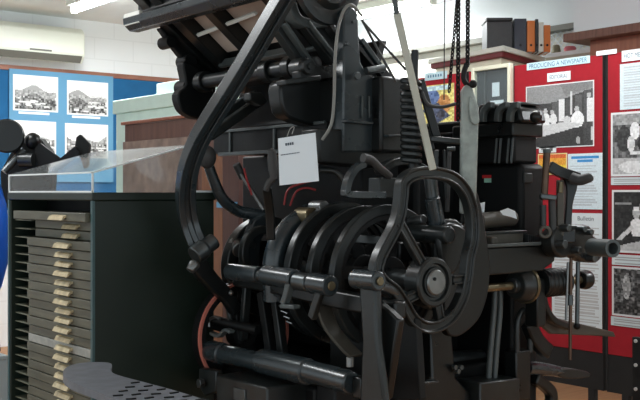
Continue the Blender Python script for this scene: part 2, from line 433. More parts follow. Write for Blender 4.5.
t = thing('wooden_cabinet', 'dark brown wooden cabinet with scuffed lower panel behind the machine', 'cabinet', (3.23, 5.2, 0))
zt = U(122, 122, 3.03).z; yl = U(122, 122, 3.03).y
obj('carcass', box(nb(), (3.05, 4.56, 0), (3.43, yl, zt - .02)), 'brown', t, .004)
obj('top', box(nb(), (3.03, 4.52, zt - .02), (3.45, yl + .02, zt)), 'rail', t, .004)
obj('lower_panel', box(nb(), (3.035, 4.98, .4), (3.05, yl - .0, zt - .13)), 'brown2', t, .003)
yo = U(205, 200, 3.03).y
obj('side_board', box(nb(), (3.02, U(224, 200, 3.03).y, 0), (3.05, yo + .02, zt - .22)), 'orange', t, .003)
obj('stile', box(nb(), (3.02, U(240, 200, 3.03).y, 0), (3.05, U(224, 200, 3.03).y, zt - .22)), 'mahog', t, .003)
o = obj('book', box(nb(), (3.0, 4.52, U(243, 208, 3.03).z), (3.02, 4.70, U(243, 202, 3.03).z)), 'lblue', t); o.name = 'blue_tag'

# ------------------------------------------------------------------ type drawer cabinet
K0 = D(93, 195, 3.6); u0, v0 = K0.x, K0.y; v1 = U(9, 195, u0).y; uE = V(214, 195, v0).x
ZT = 1.352
t = thing('drawer_cabinet', 'dark green cabinet of shallow type drawers with brass pulls', 'cabinet', ((u0 + uE) / 2, (v0 + v1) / 2, 0))
TC = t
obj('side_panel', box(nb(), (u0, v0, .0), (uE, v0 + .02, ZT - .03)), 'cab', t, .003)
obj('side_panel', box(nb(), (u0, v1 - .02, .0), (uE, v1, ZT - .03)), 'cab', t, .003)
obj('back_panel', box(nb(), (uE - .02, v0 + .02, .0), (uE, v1 - .02, ZT - .03)), 'cab', t)
obj('plinth', box(nb(), (u0 + .02, v0 + .02, 0), (uE - .02, v1 - .02, .1)), 'cab', t)
obj('top', box(nb(), (u0 - .006, v0 - .006, ZT - .03), (uE + .006, v1 + .006, ZT)), 'cab', t, .004)
obj('corner_strip', box(nb(), (u0 - .004, v0 - .004, .02), (u0 + .006, v0 + .012, ZT - .03)), 'teal', t)
obj('corner_strip', box(nb(), (u0 - .004, v1 - .012, .02), (u0 + .006, v1 + .004, ZT - .03)), 'teal', t)
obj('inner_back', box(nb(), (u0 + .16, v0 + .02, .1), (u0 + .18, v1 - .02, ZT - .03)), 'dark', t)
pitch = .0355; vd1 = U(27, 250, u0).y       # drawers stop short of the left runner bay
vh = U(63, 250, u0).y
i = 0; z = ZT - .075
rg = random.Random(3)
while z > .14:
    if i == 0: off = -.02
    elif i in (1, 2): off = .035
    else: off = .0 if i % 3 == 0 else rg.choice([.005, .008, .006])
    mm = 'drawerl' if i == 14 else 'drawer'
    d_ = obj('drawer', box(nb(), (u0 + off, v0 + .022, z - pitch + .003), (u0 + .15, vd1 if i else U(18, 210, u0).y, z)), mm, t, .002)
    if z > .5:
        b = nb(); pz = z - pitch * .5
        prism(b, [(u0 + off, vh + .055, pz + .008), (u0 + off - .012, vh + .055, pz + .004), (u0 + off - .02, vh + .055, pz - .011), (u0 + off - .015, vh + .055, pz - .011), (u0 + off - .006, vh + .055, pz - .002), (u0 + off, vh + .055, pz - .002)], (0, -.13, 0))
        obj('pull', b, 'pull', d_)
    obj('runner', box(nb(), (u0 + .02, vd1 + .004, z - .006), (u0 + .14, v1 - .02, z - .002)), 'runner', t)
    z -= pitch; i += 1

# acrylic case lying on the cabinet, its sloping lid raised towards the back
t = thing('acrylic_case', 'clear acrylic cover with a sloping lid on the drawer cabinet', 'cover', ((u0 + uE) / 2, (v0 + v1) / 2, ZT))
zf = ZT + .072; ub = V(186, 146, v0).x; zb_ = V(186, 146, v0).z
obj('front_pane', box(nb(), (u0 + .0, v0 + .004, ZT), (u0 + .004, v1, zf)), 'acr', t)
b = nb(); prism(b, [(u0, v0, ZT), (ub, v0, ZT), (ub, v0, zb_), (u0, v0, zf)], (0, .004, 0)); obj('side_pane', b, 'acr', t)
b = nb(); prism(b, [(u0, v0, zf), (ub, v0, zb_), (ub, v0, zb_ + .004), (u0, v0, zf + .004)], (0, v1 - v0, 0)); obj('lid', b, 'acrl', t)
b = nb(); bar(b, (u0, v0, zf), (ub + .02, v0, zb_ + .003), .006, .008, (0, 1, 0)); obj('edge_strip', b, 'acre', t)
for za in (ZT + .003, zf):
    b = nb(); bar(b, (u0, v0, za), (u0, v1, za), .006, .006, (1, 0, 0)); obj('edge_strip', b, 'acre', t)
for va in (v0 + .003, v1 - .003):
    b = nb(); bar(b, (u0, va, ZT), (u0, va, zf), .006, .006, (1, 0, 0)); obj('edge_strip', b, 'acre', t)
obj('back_strip', box(nb(), (ub + .02, v0, ZT), (uE, v0 + .02, ZT + .008)), 'acre', t)

# ------------------------------------------------------------------ black hand press on a pedestal, left
t = thing('press_stand', 'dark pedestal carrying the black hand press behind the drawer cabinet', 'stand', (2.05, 4.72, 0))
obj('column', box(nb(), (1.92, 4.62, .03), (2.18, 4.83, 1.2)), 'brown', t, .005)
obj('top', box(nb(), (1.9, 4.6, 1.2), (2.2, 4.85, 1.23)), 'brown', t, .004)
obj('foot', box(nb(), (1.9, 4.6, 0), (2.2, 4.85, .03)), 'brown', t, .004)
t = thing('hand_press', 'small black hand press with round ink disc and long lever', 'press', (2.05, 4.72, 1.23))
obj('bed', box(nb(), (1.94, 4.64, 1.23), (2.16, 4.81, 1.29)), 'dark', t, .008)
b = nb(); prism(b, [D(2, 208, 5.0), D(50, 205, 5.0), D(52, 178, 5.0), D(50, 152, 5.0), D(40, 138, 5.0), D(28, 136, 5.0), D(12, 150, 5.0), D(0, 172, 5.0)], Vector((CF[0], CF[1], 0)) * .10); obj('body', b, 'dark', t, .006)
nd = (D(7, 136, 4.9) - Vector((0, 0, H + .25))).normalized()
b = nb(); lathe(b, D(7, 136, 4.9), nd, [(-.014, .0), (-.014, .076), (.0, .084), (.014, .08), (.014, 0)], 32); obj('ink_disc', b, 'black', t)
b = nb(); cyl(b, D(7, 140, 4.93), D(30, 165, 5.0), .022); obj('disc_arm', b, 'dark', t)
b = nb(); ball(b, D(33, 141, 4.97), .042); obj('hub', b, 'black', t)
b = nb(); cyl(b, D(20, 160, 4.94), D(20, 160, 4.94) + Vector((.05, -.05, 0)), .035); obj('roller', b, 'black2', t)
b = nb(); cyl(b, D(4, 172, 4.9), D(24, 150, 4.95), .018); obj('roller', b, 'dsteel', t)
b = nb(); prism(b, [D(36, 140, 4.95), D(60, 158, 4.95), D(47, 178, 4.95), D(30, 180, 4.95)], Vector((CF[0], CF[1], 0)) * .03); obj('platen', b, 'dark', t, .004)
b = nb(); sweep(b, [D(44, 178, 4.95), D(62, 163, 4.9), D(78, 150, 4.86)], rc(.02, .02), (CF[0], CF[1], 0), k=4); obj('lever', b, 'dark', t)
b = nb(); prism(b, [D(74, 150, 4.88), D(76, 137, 4.88), D(80, 134, 4.88), D(90, 144, 4.88), D(89, 156, 4.88), D(88, 166, 4.88), D(84, 169, 4.88), D(80, 158, 4.88)], Vector((CF[0], CF[1], 0)) * .035); obj('lever_grip', b, 'dark', t, .006)

# blue drum and white cupboard at the far left edge
q = D(-22, 235, 4.6)
t = thing('blue_drum', 'bright blue rounded plastic drum at the left edge beside the cabinet', 'drum', (q.x, q.y, .62))
b = nb(); lathe(b, (q.x, q.y, .8), (0, 0, 1), [(.0, .02), (.03, .06), (.12, .105), (.24, .135), (.36, .14), (.50, .125), (.62, .09), (.66, .0)], 32); obj('body', b, 'bluep', t)
obj('base_ring', lathe(nb(), (q.x, q.y, .62), (0, 0, 1), [(0, .09), (.0, .1), (.19, .08), (.19, .02)], 28), 'blk', t)
q = D(-12, 300, 4.45)
t = thing('white_cupboard', 'white laminate cupboard under the blue drum at the left edge', 'cupboard', (q.x - .1, q.y + .3, 0))
qa = D(8.5, 300, 4.5)
box_ = lambda m, *a: obj(m[0], box(nb(), *a), m[1], t, .004)
box_(('body', 'whitep'), (qa.x - .35, qa.y, .04), (qa.x, qa.y + .5, .60))
box_(('top', 'whitep'), (qa.x - .37, qa.y, .60), (qa.x, qa.y + .52, .62))
box_(('plinth', 'brown'), (qa.x - .33, qa.y + .02, 0), (qa.x - .02, qa.y + .48, .04))

# ------------------------------------------------------------------ cast iron plate on a stand
def floor_at(px, py, z):
    a, b_ = ray(px); d = (H - z) * F / (py - HOR); return Vector((a * d, b_ * d, z))
zp = .83
t = thing('iron_stand', 'grey cast iron plate with raised pattern, low in front of the cabinet', 'stand', floor_at(150, 400, zp).to_2d().to_3d())
out = [(63, 374), (67, 367), (80, 363), (100, 362), (110, 363), (112, 366), (111, 371), (118, 375), (140, 381), (170, 389), (200, 398), (235, 409), (250, 420), (200, 428), (150, 416), (120, 402), (96, 391), (72, 382)]
pts = smooth([floor_at(x, y, zp) for x, y in out], 4, True)
b = nb(); prism(b, pts, (0, 0, -.022)); nf = len(b.faces)
for i in range(10):
    for j in range(4):
        px = 118 + i * 13 + j * 6; py = 387 + i * 3.4 - (j - 1.5) * 4.2 + 2
        c = floor_at(px, py, zp + .0015)
        bar(b, c + Vector((-.012, .004, 0)), c + Vector((.012, -.004 + .008 * (j % 2), 0)), .007, .003, (0, 0, 1))
b.faces.ensure_lookup_table()
for f in list(b.faces)[nf:]: f.material_index = 1
pl = obj('plate', b, 'iron', t); pl.data.materials.append(M['dark'])
c = floor_at(170, 402, zp)
obj('post', cyl(nb(), (c.x, c.y, .03), (c.x, c.y, zp - .02), .03), 'dark', t)
obj('foot', lathe(nb(), (c.x, c.y, 0), (0, 0, 1), [(0, .0), (0, .16), (.02, .15), (.03, .04), (.03, 0)], 32), 'dark', t)

# ================================================================== RED DISPLAY BOARDS
UB = 4.30
def v_at(px): return U(px, 193, UB).y
def z_at(px, py): return U(px, py, UB).z
ZB = z_at(560, 60); ZR = z_at(560, 347); ZS = z_at(560, 383)
panels = [(v_at(602.5), 4.02, 'red felt display board headed PRODUCING A NEWSPAPER'), (2.1, v_at(608), 'red felt display board at the right edge headed HOT METAL'),
          (4.04, 4.98, 'red felt display board behind the hanging chain and spring')]
for a, c, lb in panels:
    t = thing('display_board', lb, 'display board', (UB + .02, (a + c) / 2, 0), 'red display boards')
    obj('felt_panel', box(nb(), (UB, a, ZR), (UB + .03, c, ZB)), 'red', t, .002)
    obj('edge_frame', box(nb(), (UB - .001, a - .006, ZS), (UB + .032, a, ZB + .003)), 'blk', t)
    obj('edge_frame', box(nb(), (UB - .001, c, ZS), (UB + .032, c + .006, ZB + .003)), 'blk', t)
    obj('skirt', box(nb(), (UB + .002, a, ZS), (UB + .028, c, ZR)), 'blk', t)
    for y in (a + .07, c - .1):
        obj('leg', box(nb(), (UB + .002, y - .02, 0), (UB + .03, y + .02, ZS)), 'blk', t)
def card(name, pic, l, tp, r, bt, label, cat, group=None, up=UB, dz=.0):
    q0 = U(l, tp, up - .002); y1 = U(r, tp, up - .002).y; z1 = U(l, bt, up - .002).z
    if pic is None: return q0, y1, z1
    o = picmesh(name, pic, (up - .0005, q0.y, q0.z), (0, y1 - q0.y, 0), (0, 0, q0.z - z1)); return tag(o, label, cat, group)
def sign(s, l, tp, r, bt, label, mi, hfrac=.6, wfrac=.92):
    q0, y1, z1 = card('', None, l, tp, r, bt, '', '')
    t = thing('sign', label, 'sign', (UB, (q0.y + y1) / 2, z1), 'heading signs')
    obj('sign_card', box(nb(), (UB - .004, y1, z1), (UB - .0002, q0.y, q0.z)), 'signb' if mi == 'signt' else 'white', t)
    text('lettering', s, (UB - .004, (q0.y + y1) / 2, (z1 + q0.z) / 2), (0, -1, 0), (0, 0, 1), (q0.z - z1) * hfrac, mi, t, (q0.y - y1) * wfrac)
sign('PRODUCING A NEWSPAPER', 527, 63.5, 590, 70.5, 'pale heading sign reading PRODUCING A NEWSPAPER', 'signt', .62)
sign('EDITORIAL', 547.5, 73.5, 570.5, 82, 'small white sign reading EDITORIAL above the office photograph', 'signg', .45, .78)
sign('HOT METAL', 622, 51, 651, 62, 'white heading sign reading HOT METAL at the right edge', 'signg', .42, .84)
q0, y1, z1 = card('', None, 427, 71.5 + 4, 448, 82, '', '')
q0, y1, z1 = card('', None, 425, 73.5, 447, 81, '', '')
t = thing('sign', 'pale blurred heading sign on the board behind the coil spring', 'sign', (UB, (q0.y + y1) / 2, z1), 'heading signs')
obj('sign_card', box(nb(), (UB - .004, y1, z1), (UB - .0002, q0.y, q0.z)), 'signb', t)
for k in range(6):
    yk = q0.y + (y1 - q0.y) * (.16 + k * .115); obj('letter_mark', box(nb(), (UB - .0046, yk - .006, z1 + .016), (UB - .004, yk + .004, q0.z - .014)), 'signt', t)

def text_page(w, h, seed, head=None, cols=1, base=(.84, .89, .91), ink=.74):
    p = Pic(w, h, base); y = .06
    if head:
        p.rect(.10, .05, .90, .095, head); p.rect(.28, .115, .72, .15, head); y = .2
    for c in range(cols):
        x0 = .08 + c * .86 / cols; p.lines(x0, y, x0 + .80 / cols, .95, int(h * (.95 - y) / 3.2), (ink, ink + .03, ink + .05), seed + c)
    return p.noise(.03, seed)
# office photograph
p = Pic(72, 64, .24)
p.poly([(0, 0), (1, 0), (1, .12), (.45, .28), (0, .35)], .55).poly([(.5, 0), (1, 0), (1, .1), (.6, .2)], .48)
p.rect(.05, .28, .12, .5, .75).rect(.16, .3, .3, .52, .22).rect(.40, .28, .50, .6, .35).rect(.50, .25, .58, .6, .88).rect(.60, .26, .66, .55, .3)
p.rect(.66, .14, .70, .5, .8).rect(.74, .2, .84, .5, .34).rect(.86, .14, 1, .72, .30)
p.ell(.30, .42, .03, .045, .75).ell(.31, .56, .06, .11, .9).ell(.40, .44, .03, .04, .7).ell(.42, .55, .05, .09, .88)
p.ell(.76, .42, .035, .045, .72).ell(.77, .58, .09, .13, .93).ell(.62, .57, .06, .05, .8)
p.poly([(.15, .66), (.62, .60), (.85, .66), (.60, .74), (.15, .84)], .80).poly([(.15, .84), (.6, .74), (.85, .68), (.86, 1), (.15, 1)], .20)
p.ell(.93, .22, .03, .04, .7).rect(.90, .26, .985, .62, .88).rect(.90, .62, .96, .9, .25).rect(.955, .7, .985, .9, .8)
p.ell(.78, .9, .03, .06, .65)
p.noise(.04, 4, 0, 0, 1, 1, 1).border(.02, .9)
card('photograph', p, 526, 87, 594, 149, 'black and white photograph of people seated in a newspaper office', 'photo', 'board photographs')
# second board photographs
p = Pic(52, 60, .36); p.noise(.16, 9, 0, 0, 1, 1, 4); p.rect(0, 0, 1, .2, .6).noise(.1, 3, 0, 0, 1, .25, 3)
p.ell(.28, .42, .16, .2, .22).ell(.50, .3, .10, .14, .92).ell(.42, .5, .08, .12, .85).ell(.72, .5, .16, .14, .15).rect(.4, .62, .9, .66, .85)
p.rect(0, .72, 1, 1, .72).ell(.5, .86, .34, .10, .86).ell(.85, .8, .12, .12, .3).noise(.07, 8, 0, 0, 1, 1, 2).border(.03, .9)
card('photograph', p, 611, 113, 660, 176.5, 'grey photograph of workshop machinery on the right red board', 'photo', 'board photographs')
p = Pic(52, 60, .14); p.noise(.06, 2, 0, 0, 1, 1, 3)
p.rect(.05, .2, .4, .24, .55).rect(.55, .22, 1, .27, .5).ell(.50, .36, .075, .10, .72).rect(.44, .27, .56, .34, .9)
p.poly([(.38, .5), (.50, .44), (.64, .48), (.72, .72), (.42, .74)], .90).poly([(.40, .55), (.46, .6), (.2, .8), (.08, .8)], .80)
p.poly([(.1, .9), (.6, .80), (1, .84), (1, 1), (.1, 1)], .72).noise(.05, 5, 0, 0, 1, 1, 2).border(.03, .86)
card('photograph', p, 612, 190, 662, 252, 'dark photograph of a worker in a white shirt seen from behind', 'photo', 'board photographs')
p = Pic(52, 50, .28); p.noise(.20, 12, 0, 0, 1, 1, 3); p.ell(.3, .4, .08, .25, .62).ell(.62, .5, .16, .2, .2).rect(.7, .6, .85, .9, .6).noise(.14, 6, 0, 0, 1, 1, 2).border(.03, .86)
card('photograph', p, 612, 266, 662, 315, 'mottled photograph of a print shop, lowest on the right board', 'photo', 'board photographs')
for l, tp, r, bt, lb in ((611, 177.5, 660, 185, 'caption strip under the grey machinery photograph'), (612, 254, 662, 264.5, 'caption strip under the photograph of the white shirted worker'), (611, 316, 662, 325, 'caption strip under the mottled print shop photograph')):
    pc = Pic(50, 9, (.80, .84, .85)); pc.lines(.05, .1, .97, .95, 3, .62, 3); card('caption_strip', pc, l, tp, r, bt, lb, 'caption', 'board captions')
card('document', text_page(50, 60, 3), 620, 64.5, 668, 110, 'typed page pinned below the HOT METAL sign', 'document', 'board documents')
card('document', text_page(40, 64, 5, (.20, .55, .80)), 568, 154, 603 - .5, 209, 'page with a blue two line heading beside the yellow print', 'document', 'board documents')
pc = Pic(52, 100, (.86, .89, .90)); pc.lines(.06, .11, .48, .97, 34, .73, 2).lines(.54, .11, .96, .97, 34, .72, 5)
o = card('document', pc, 552, 212.5, 602, 329, 'long two column bulletin page low on the PRODUCING A NEWSPAPER board', 'document', 'board documents')
q0 = U(553, 214, UB - .003)
text('masthead', 'Bulletin', (UB - .0028, U(586, 218, UB).y, U(586, 218.5, UB).z), (0, -1, 0), (0, 0, 1), .022, 'ink', o, .10)
p = Pic(30, 22, (.88, .62, .20)); p.rect(0, 0, 1, .22, (.85, .40, .18)).rect(0, .55, 1, 1, (.93, .80, .25)).poly([(0, .75), (.5, .62), (1, .8), (1, 1), (0, 1)], (.95, .72, .15)).noise(.06, 2).border(.04, (.9, .85, .6))
card('colour_print', p, 538, 154, 567, 175, 'small yellow and orange print behind the copper pipe', 'print', 'colour prints')
p = Pic(36, 42, (.92, .86, .50)); p.ell(.25, .3, .3, .22, (.35, .45, .65)).ell(.7, .5, .2, .25, (.80, .55, .30)).poly([(0, .6), (.5, .45), (.9, .8), (.4, 1)], (.30, .34, .45)).rect(.1, .02, .9, .14, (.8, .9, .95)).ell(.6, .75, .12, .1, (.25, .25, .3)).noise(.12, 5, 0, 0, 1, 1, 2)
card('colour_print', p, 422, 86.5, 454, 126, 'bright yellow and blue poster behind the hanging chains', 'print', 'colour prints')
p = Pic(16, 8, (.88, .9, .9)); p.ell(.7, .5, .12, .3, .3).lines(.1, .2, .5, .9, 2, .5)
card('caption_strip', p, 539, 147, 556, 153, 'small white label under the office photograph', 'caption', 'board captions')
b = nb(); box(b, (UB - .006, v_at(617), z_at(597, 56) - .0), (UB - .0012, v_at(597), z_at(597, 51.5))); 
o = obj('joining_tape', b, 'white', None); tag(o, 'white tape strip joining the tops of the two red boards', 'tape')
b = nb()
for k, zz in enumerate((1.6, 1.1, .75)): pass
box(b, (UB + .012, v_at(605.8), 1.55), (UB + .016, v_at(604.2), 1.95))
b.free()
# framed dark display case hung on the boards
q0 = U(471, 68, 4.26); y1 = U(510, 68.5, 4.26).y; z1 = .95
t = thing('display_case', 'dark glazed display case with cream frame on the red boards', 'display case', (4.25, (q0.y + y1) / 2, z1))
fw = .022
obj('case_back', box(nb(), (4.288, y1 + .002, z1 + .002), (UB - .0005, q0.y - .002, q0.z - .002)), 'glassd', t)
obj('frame_stile', box(nb(), (4.26, y1, z1), (4.29, y1 + fw, q0.z)), 'cream', t, .003)
obj('frame_stile', box(nb(), (4.26, q0.y - fw, z1), (4.29, q0.y, q0.z)), 'cream', t, .003)
obj('frame_rail', box(nb(), (4.26, y1 + fw, q0.z - fw), (4.29, q0.y - fw, q0.z)), 'cream', t, .003)
obj('frame_rail', box(nb(), (4.26, y1 + fw, z1), (4.29, q0.y - fw, z1 + fw)), 'cream', t, .003)
obj('pane', box(nb(), (4.270, y1 + fw, z1 + fw), (4.272, q0.y - fw, q0.z - fw)), 'pane', t)
obj('glazing_bar', box(nb(), (4.275, U(484, 80, 4.27).y - .004, z1 + fw), (4.283, U(484, 80, 4.27).y + .004, q0.z - fw)), 'greyp', t)
o = obj('note', box(nb(), (4.284, U(495, 80, 4.25).y, U(492, 96, 4.25).z), (4.2878, U(488, 80, 4.25).y, U(492, 82, 4.25).z)), 'white'); tag(o, 'small white note inside the dark glazed display case', 'note')
o = obj('note', box(nb(), (4.284, U(499, 104, 4.25).y, U(492, 106, 4.25).z), (4.2878, U(486, 104, 4.25).y, U(492, 100, 4.25).z)), 'white'); tag(o, 'low white slip inside the dark glazed display case', 'note')
# perforated upright at the right edge
q = D(632, 337, 4.45)
t = thing('steel_upright', 'black steel upright with pale bolts at the bottom right corner', 'post', (q.x + .03, q.y - .03, 0))
obj('post', box(nb(), (q.x, q.y - .11, 0), (q.x + .03, q.y, q.z)), 'blk', t, .002)
for py in (341, 365, 389):
    c = U(636, py, q.x); obj('bolt', cyl(nb(), (q.x - .006, c.y, c.z), (q.x, c.y, c.z), .008, n=12), 'hole', t)

# ------------------------------------------------------------------ cupboard with red cornice and the binders on it
ct = 2.325
f4 = [(5.05, 4.41), (5.74, 4.62), (5.85, 5.43), (5.15, 5.22)]
t = thing('cornice_cupboard', 'tall cream cupboard with white topped red cornice behind the boards', 'cupboard', (5.4, 4.9, 0))
cx = sum(a for a, _ in f4) / 4; cy = sum(b_ for _, b_ in f4) / 4
def foot(s): return [(cx + (a - cx) * s, cy + (b_ - cy) * s) for a, b_ in f4]
for nm, s, za, zc, m in (('body', .86, 0, ct - .07, 'cream'), ('cornice', .95, ct - .07, ct - .035, 'redd'), ('top', 1.0, ct - .035, ct, 'bwhite')):
    b = nb(); prism(b, [Vector((a, c, za)) for a, c in foot(s)], (0, 0, zc - za)); obj(nm, b, m, t, .004)
def on_top(px, d): 
    a, b_ = ray(px); return Vector((a * d, b_ * d, ct))
def block(bm, pl, pr, d0, dep, z0, hgt):
    a = on_top(pl, d0); c = on_top(pr, d0); n = Vector((CF[0], CF[1], 0)) * dep
    return prism(bm, [Vector((q.x, q.y, z0)) for q in (a, c, c + n, a + n)], (0, 0, hgt))
def hp(px, py, d): return D(px, py, d).z - ct
t = thing('box_file', 'black leatherette box on the cornice cupboard left of the binders', 'box', on_top(500, 6.95))
obj('case', block(nb(), 487, 512.5, 6.9, .22, ct, hp(500, 21, 6.9)), 'box', t, .006)
obj('lid', block(nb(), 486.5, 513, 6.89, .24, ct + hp(500, 21, 6.9), .022), 'box', t, .006)
for pl, pr, py, m, lb in ((514.5, 526.5, 18.5, 'navy', 'navy blue binder standing next to the black box'), (527.2, 535, 20.5, 'orng', 'wide orange binder between the navy and black ones'), (535.4, 538.4, 19, 'box', 'thin black binder between the orange and white ones'),
                          (538.8, 543.6, 22, 'bwhite', 'white spined binder with black edges'), (544.2, 550.5, 25, 'orng', 'smaller orange binder at the right end of the row')):
    t = thing('binder', lb, 'binder', on_top((pl + pr) / 2, 6.9), 'binders on the cornice cupboard')
    hh = hp(pl, py, 6.9)
    obj('spine', block(nb(), pl, pr, 6.9, .01, ct, hh), m, t, .002)
    w = (pr - pl)
    obj('cover', block(nb(), pl, pl + w * .12, 6.91, .2, ct, hh), 'box' if m == 'bwhite' else m, t, .002)
    obj('cover', block(nb(), pr - w * .12, pr, 6.91, .2, ct, hh), 'box' if m == 'bwhite' else m, t, .002)
    obj('pages', block(nb(), pl + w * .14, pr - w * .14, 6.915, .18, ct + .004, hh - .012), 'white', t)
    if hh > .12: obj('finger_ring', cyl(nb(), on_top((pl + pr) / 2, 6.895) + Vector((0, 0, .045)), on_top((pl + pr) / 2, 6.9) + Vector((0, 0, .045)), .008, n=12), 'blk', t)
c = U(556, 56, 5.92); c.z = 2.36
o = obj('jar', lathe(nb(), c, (0, 0, 1), [(0, 0), (0, .03), (.02, .036), (.06, .03), (.075, .024), (.075, 0)], 20), 'olive'); tag(o, 'small olive jar behind the PRODUCING A NEWSPAPER sign', 'jar')
c = U(570, 56, 5.92); c.z = 2.36
o = obj('pot', lathe(nb(), c, (0, 0, 1), [(0, 0), (0, .035), (.035, .045), (.05, .035), (.05, 0)], 20), 'pink'); tag(o, 'small pink pot beside the olive jar behind the boards', 'pot')

# ================================================================== THE TYPESETTING MACHINE
L = thing('typesetting_machine', 'large black hot metal line casting machine with cams, hand wheel and tilted magazine', 'machine', (2.6, 2.9, 0))
NV = (0, 1, 0); NU = (1, 0, 0)
def P(name, bm, m='black', bev=.004, parent=None): return obj(name, bm, m, parent or L, bev)
UC, ZC = 2.34, 1.056                                                  # cam shaft axis, along y
# --- base
P('base', box(nb(), (2.0, 2.45, 0), (3.3, 3.5, .10)), 'dark', .01)
for (x, y) in ((2.1, 2.55), (2.1, 3.4), (3.1, 2.65), (3.1, 3.4)):
    b = nb(); prism(b, [(x - .12, y - .05, .1), (x + .12, y - .05, .1), (x + .06, y - .05, .45), (x + .05, y - .05, .74), (x - .05, y - .05, .74), (x - .06, y - .05, .45)], (0, .1, 0)); P('leg', b, 'dark', .008)
P('base_dark_fill', box(nb(), (2.33, 3.44, .1), (3.0, 3.47, 1.15)), 'dark', .006)  # dark panel added to hide the floor and wood beyond the cams
P('bed', box(nb(), (2.06, 2.62, .60), (3.2, 3.45, .70)), 'dark', .012)
# --- camshaft, cams and their arms
P('cam_shaft', cyl(nb(), (UC, 2.33, ZC), (UC, 3.5, ZC), .035), 'dsteel')
for v, R, w, th in ((2.57, .255, .036, .030), (2.70, .250, .038, .030), (2.81, .262, .04, .034), (2.91, .245, .04, .03), (3.30, .20, .04, .05)):
    b = nb(); ringdisc(b, (UC, v, ZC), NV, R, R - w, th, 64)
    o = P('cam', b, 'black2', .004)
    b = nb(); ringdisc(b, (UC, v, ZC), NV, R - w * .95, R - w - .018, th * .55, 64); obj('cam_track', b, 'dark', o)
    b = nb(); ringdisc(b, (UC, v, ZC), NV, .075, .034, th * 1.3, 32)
    for k in range(4):
        a = k * PI / 2 + v * 3; bar(b, (UC + .05 * math.cos(a), v, ZC + .05 * math.sin(a)), (UC + (R - w) * math.cos(a), v, ZC + (R - w) * math.sin(a)), .05, th * .5, NV)
    obj('cam_hub', b, 'dark', o, .003)
# packing roller blocks between the cams
for (x, y, v) in ((322, 222, 2.86), (306, 235, 2.9)):
    c = V(x, y, v); P('cam_roller', cyl(nb(), c, c + Vector((0, .04, 0)), .03), 'steel', .003)
b = nb(); bar(b, V(357, 239, 2.60), V(378, 240, 2.52), .03, .03, NV); P('cam_block', b, 'black2')
# thick curved lever in front of the cams (left)
PR = ib(.030, .042, .45, .7)
b = nb(); tube(b, [V(276, 300, 2.90), V(274, 268, 2.90), V(278, 246, 2.90), V(288, 229, 2.90), V(301, 217, 2.90), V(314, 210, 2.90)], [.046, .030], 18); P('cam_lever', b, 'arm', 0)
c = V(304, 216, 2.88); P('lever_pivot', cyl(nb(), c - Vector((0, .05, 0)), c + Vector((0, .03, 0)), .032), 'brass', .004)
c = V(316, 207, 2.86); P('lever_clamp', cyl(nb(), c - Vector((0, .05, 0)), c + Vector((0, .02, 0)), .024), 'steel', .003)
b = nb(); sweep(b, [V(293, 272, 2.92), V(292, 250, 2.92), V(298, 232, 2.92), V(310, 218, 2.92)], rc(.014, .02), NV, k=6); P('lever_blade', b, 'greyp')
# grey bracket casting, left of the lever
b = nb(); prism(b, [V(243, 272, 3.2), V(246, 240, 3.2), V(255, 220, 3.2), V(268, 213, 3.2), V(270, 225, 3.2), V(262, 240, 3.2), V(259, 272, 3.2)], (0, .04, 0)); P('bracket', b, 'arm', .006)
b = nb(); ringdisc(b, V(262, 252, 3.12), NV, .10, .07, .03); P('gear_ring', b, 'black2', .004)
c = V(237, 245, 3.3); P('lamp_socket', lathe(nb(), c, (.3, 1, .4), [(-.05, 0), (-.05, .032), (0, .038), (.03, .03), (.05, 0)], 20), 'steel')

# --- upper lever shaft, in segments
US = 2.0
def seg(nm, a, c, r, m='arm', ya=None, bev=.004):
    (x0, y0), (x1, y1) = a, c
    return P(nm, cyl(nb(), U(x0, y0, US), U(x1, y1, US), r, n=24), m, bev)
seg('lever_shaft', (228, 271), (330, 285), .022, 'dsteel')
seg('shaft_collar', (230, 271.5), (260, 275), .030)
seg('shaft_collar', (266, 275), (296, 280), .035)
seg('shaft_collar', (297, 281), (310, 283), .030, 'dsteel')
seg('shaft_collar', (312, 283), (331, 286), .034)
c = U(331, 286, US); P('shaft_cap', cyl(nb(), c + Vector((0, -.006, 0)), c, .015), 'brass', .002)
# small hooked brackets below it
b = nb(); sweep(b, [U(290, 283, 1.98), U(287, 296, 1.98), U(284, 304, 1.98)], rc(.012, .012), NU, k=4); bar(b, U(283, 306, 1.98), U(297, 307, 1.98), .014, .03, NU); P('hook_bracket', b, 'greyp', .003)
b = nb(); bar(b, U(320, 292, 1.99), U(312, 318, 1.99), .03, .02, NU); P('pawl', b, 'black2')
b = nb(); tube(b, [U(274 + 1.2 * k + (2.5 if k % 2 else -2.5), 290 + 2.6 * k, 2.03) for k in range(14)], .0028, 6, 0); P('small_spring', b, 'dsteel', 0)
# connecting casting behind the shaft
b = nb(); prism(b, [U(232, 272, 2.06), U(262, 276, 2.06), U(300, 282, 2.06), U(330, 290, 2.06), U(395, 302, 2.06), U(395, 320, 2.06), U(330, 308, 2.06), U(262, 292, 2.06), U(232, 286, 2.06)], (.05, 0, 0)); P('cross_rail', b, 'black', .008)
# --- lower cross shaft
for a, c, r in (((208, 350), (224, 354), .040), ((222, 353.5), (263, 362), .034), ((262, 361), (309, 372), .044), ((308, 371), (352, 383), .037)):
    P('cross_shaft', cyl(nb(), U(*a, US), U(*c, US), r, n=28), 'arm', .006)
c = U(350, 362, 2.0); P('oil_cup', cyl(nb(), c + Vector((0, 0, -.015)), c + Vector((0, 0, .015)), .012), 'steel', .002)
b = nb(); prism(b, [U(352, 376, 2.0), U(361, 378, 2.0), U(362, 400, 2.0), U(352, 398, 2.0)], (.05, 0, 0)); P('shaft_bearing', b, 'black', .006)
